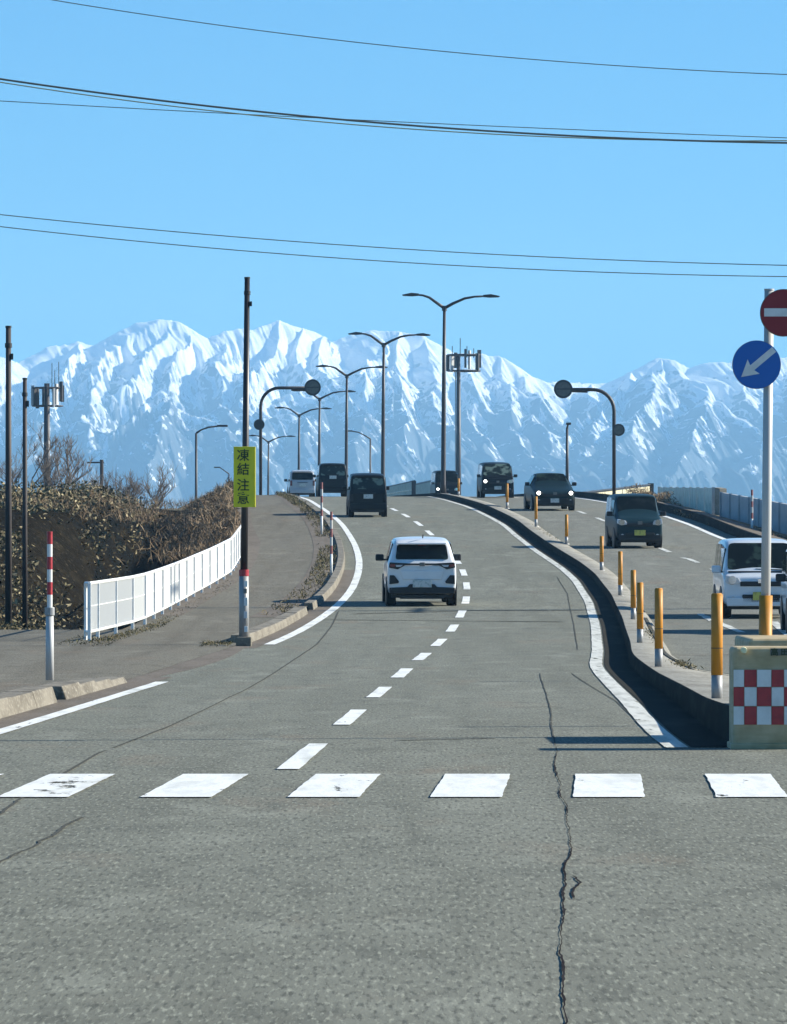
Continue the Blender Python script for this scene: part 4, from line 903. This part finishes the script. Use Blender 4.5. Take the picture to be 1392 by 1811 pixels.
            rb(-.21, .21, .43, .59, M['plate_w'], 'number_plate', yr-.045, .012, .004)
            rb(-.06, .06, .905, .985, M['signback'], 'badge', yr-.02, .03); rb(-.55, .55, H-.14, H-.10, M[col], 'roof_spoiler', -e+.22, .24, .02)
            rb(-.09, .09, H-.16, H-.135, M['taillight'], 'high_brake_light', -e+.15, .03, .005)
            MB().tube([(.03,-e+.5,H+.0),(.035,-e+.42,H+.07)], .014, 6).build('antenna', M['black'], root)
            MB().prism([(-w*.62,.80),(w*.62,.80),(w*.55,.60),(-w*.55,.60)], yr-.004, yr+.03).build('tailgate_panel', M[col], root, bevel=.012)
        else:
            rb(-w*.97, w*.97, .28, .52, M[o.get('bump', col)], 'bumper', yr-.01, .10, .03); rb(-w*.8, w*.8, .20, .30, M['black'], 'under_tray', yr+.03, .1)
            for sg in (1, -1):
                lz = o.get('lz', (.62, .88)); rb(sg*w*.80, sg*w*.96, lz[0], lz[1], M[o.get('lamp', 'taillight')], 'tail_light', yr-.008, .05, .01)
            pz = o.get('pz', .80); rb(-.18, .18, pz-.085, pz+.085, M['plate_w'], 'number_plate', yr-.022, .015, .004)
            rb(-.3, .3, pz+.12, pz+.15, M['black'], 'handle_garnish', yr-.015, .03); rb(-w*.70, w*.70, H-.12, H-.07, M[col], 'roof_spoiler', -e+.03, .16, .02)
            if o.get('panel_line'): rb(-w*.90, w*.90, .60, .62, M['black'], 'panel_gap', yr-.003, .02, 0)
    else:
        yf = e+.012; hz = o.get('hz', .78)
        rb(-w*.90, w*.90, .26, .44, M[o.get('bump', 'black')], 'lower_bumper', yf, .06, .02)
        rb(-w*.55, w*.55, hz-.13, hz-.03, M['black'], 'grille', yf, .03, .01); rb(-w*o.get('iw', .62), w*o.get('iw', .62), .33, .50, M['black'], 'intake', yf+.01, .04, .02)
        pm = M[o.get('plate', 'plate_w')]; pzz = o.get('pz', .46); rb(-.175, .175, pzz-.085, pzz+.085, pm, 'number_plate', yf+.04, .012, .004)
        rb(-.07, .07, hz-.07, hz+.03, M['signback'] if col != 'car_van' else M['chrome'], 'badge', yf+.02, .03, .01)
        for i, sg in enumerate((1, -1)):
            lit = o.get('lit', (0, 0))[i]; c = M['beam'] if lit else M['clearlens']
            hl = MB().prism([(sg*w*.52,hz-.07),(sg*w*.60,hz+.05),(sg*w*.93,hz+.10),(sg*w*.95,hz-.04),(sg*w*.80,hz-.10)], yf-.12, yf+.006).build('headlight', M['clearlens'] if not lit else M['black'], root, bevel=.012)
            MB().disc((sg*w*.76, yf+.014, hz), .085 if not lit else .075, .02, 16).build('lens', c if lit else M['chrome'], hl)
            MB().disc((sg*w*.74, yf+.01, .42), .045, .03, 14).build('fog_lamp', M['clearlens'], root)
        wi = st[wsi[1]]; MB().tube([(-.5,wi[0]+.03,wi[3]+.04),(.1,wi[0]+.0,wi[3]+.06)], .012, 5).build('wiper', M['black'], root)
        rb(-w*.84, w*.84, wi[3]-.015, wi[3]+.02, M['black'], 'cowl', wi[0]+.05, .08, .01)
        if o.get('seats'):
            for sx in (.32, -.32): MB().box((sx, 0, 1.2), (.2,.1,.2)).build('head_restraint', M['black'], root)
    return root
def slope_at(d): return math.atan2(float(road_z(d+2)-road_z(d-2)), 4)
def place_car(px, wheel_d, L, heading, rear_end=True, x=None):
    """near end wheels touch at distance wheel_d"""
    dc = wheel_d-.7+L/2; X = PX(px, wheel_d) if x is None else x
    return (X+(-math.tan(heading))*(dc-wheel_d), dc, float(road_z(dc)))
def road_heading(d, f=dash_x): return -math.atan2(float(f(d+3)-f(d-3)), 6)
def add_car(name, kind, px, wd, W, H, L, col, label, cat, view, turn=0, **o):
    h = road_heading(wd+L/2)+turn; loc = place_car(px, wd, L, h)
    c = car(name, kind, loc, h if view == 'rear' else h+math.pi, W, H, L, col, label, cat, view, **o)
    c.rotation_euler.x = slope_at(wd+L/2)*(1 if view == 'rear' else -1); return c
add_car('suv', 'suv', 744.5, 114.2, 1.56, 1.52, 3.9, 'car_white', 'white compact SUV seen from behind in the left lane', 'car', 'rear', turn=.055, mirror='black')
add_car('mini_car', 'box', 650, 196, 1.46, 1.66, 3.4, 'car_black', 'boxy black mini car seen from behind near the left edge line', 'car', 'rear', bump='car_black', glass='glass_painted_daylight', lamp='black', pz=.80)
add_car('minivan', 'van', 588, 262, 1.50, 1.72, 4.2, 'car_black', 'dark minivan seen from behind, second from the left at the crest', 'car', 'rear', bump='car_black', glass='glass_painted_daylight', lamp='black', pz=1.0)
add_car('hatchback', 'box', 534, 290, 1.46, 1.60, 3.9, 'car_silver', 'silver hatchback seen from behind, leftmost car at the crest', 'car', 'rear', bump='car_silver', glass='glass_dark', lz=(.7,1.0), pz=.75)
add_car('kei_van', 'van', 1342, 105.5, 1.58, 1.62, 3.4, 'car_van', 'white mini van with yellow plate coming towards us, behind the sign post', 'van', 'front', plate='plate_y', hz=.80, pz=.47, bump='car_van', iw=.5, mirror='car_van', glass='glass', turn=.03)
add_car('mini_car', 'box', 1127, 161, 1.50, 1.68, 3.4, 'car_teal', 'dark teal mini car with yellow plate coming towards us', 'car', 'front', plate='plate_y', hz=.83, pz=.50, glass='glass_dark', mirror='black', turn=.05)
add_car('sedan', 'sedan', 978, 206, 1.72, 1.50, 4.5, 'car_dark', 'dark sedan with both headlamps lit coming towards us', 'car', 'front', lit=(1,1), hz=.72, pz=.42, turn=.03)
add_car('van', 'van', 879, 252, 1.62, 1.76, 4.4, 'car_black', 'black van with one bright headlamp coming over the crest', 'van', 'front', lit=(1,0), hz=.82, pz=.5, glass='glass_painted_daylight')
add_car('truck', 'van', 790, 330, 1.62, 2.2, 4.5, 'car_black', 'farthest dark truck cab half hidden behind the nearest lamp', 'truck', 'front', lit=(1,0), hz=.95, pz=.6, glass='glass_dark')
add_car('hatchback', 'box', 1463, 94.5, 1.50, 1.60, 3.6, 'car_white', 'white car at the right edge, only its front corner and black wheel in view', 'car', 'front', hz=.80)

# ------------------------------------------------------------------ overhead wires and their poles beside the frame
def wire(name, pts, d, r, label, m='lamp_grey'):
    xs = [PX(p[0], d) for p in pts]; zs = [PZ(p[1], d) for p in pts]; c = np.polyfit(xs, zs, 2)
    X = np.linspace(-16, 16, 60); tag(MB().tube([(x, d, float(np.polyval(c, x))) for x in X], r, 6).build(name, M[m]), label, 'wire', 'overhead wires across the road'); return c
M['wire'] = mat('wire_sheath', (.10,.11,.10), .5)
M['wire_y'] = mat('yellowish_wire', (.28,.26,.12), .5)
wire('overhead_wire', [(75,-2),(450,50),(900,104),(1392,131)], 114, .011, 'topmost single thin wire', 'wire')
wire('overhead_wire', [(0,139),(350,187),(700,219),(960,237),(1392,253)], 113, .024, 'thickest dark cable of the upper bundle', 'wire')
wire('overhead_wire', [(0,145),(350,194),(700,226),(960,241),(1392,249)], 113.4, .013, 'yellowish wire hugging the thick cable', 'wire_y')
wire('overhead_wire', [(0,179),(400,200),(700,213),(960,230),(1392,243)], 115, .010, 'thin wire that joins the thick cable from below left', 'wire')
wire('overhead_wire', [(0,380),(400,416),(800,447),(1392,469)], 112, .011, 'upper wire of the low pair', 'wire')
wire('overhead_wire', [(0,401),(400,440),(800,470),(1392,489)], 112.4, .011, 'lower wire of the low pair', 'wire')
for sx, nm in ((-16, 'left'), (16, 'right')):
    up = empty('utility_pole', (sx, 113.4, 0), 0, 'concrete utility pole just outside the '+nm+' edge of the view', 'utility pole', 'utility poles beside the frame')
    MB().tube([(0,0,-.2),(0,0,15.2 if sx < 0 else 12.9)], [.19,.12], 14).build('pole', M['concrete'], up, smooth=True); 
    for q_ in (8.2, 11.4): MB().box((0,0,q_), (.1,3.2,.1)).build('crossarm', M['steel'], up)
print('objects', len(bpy.data.objects))
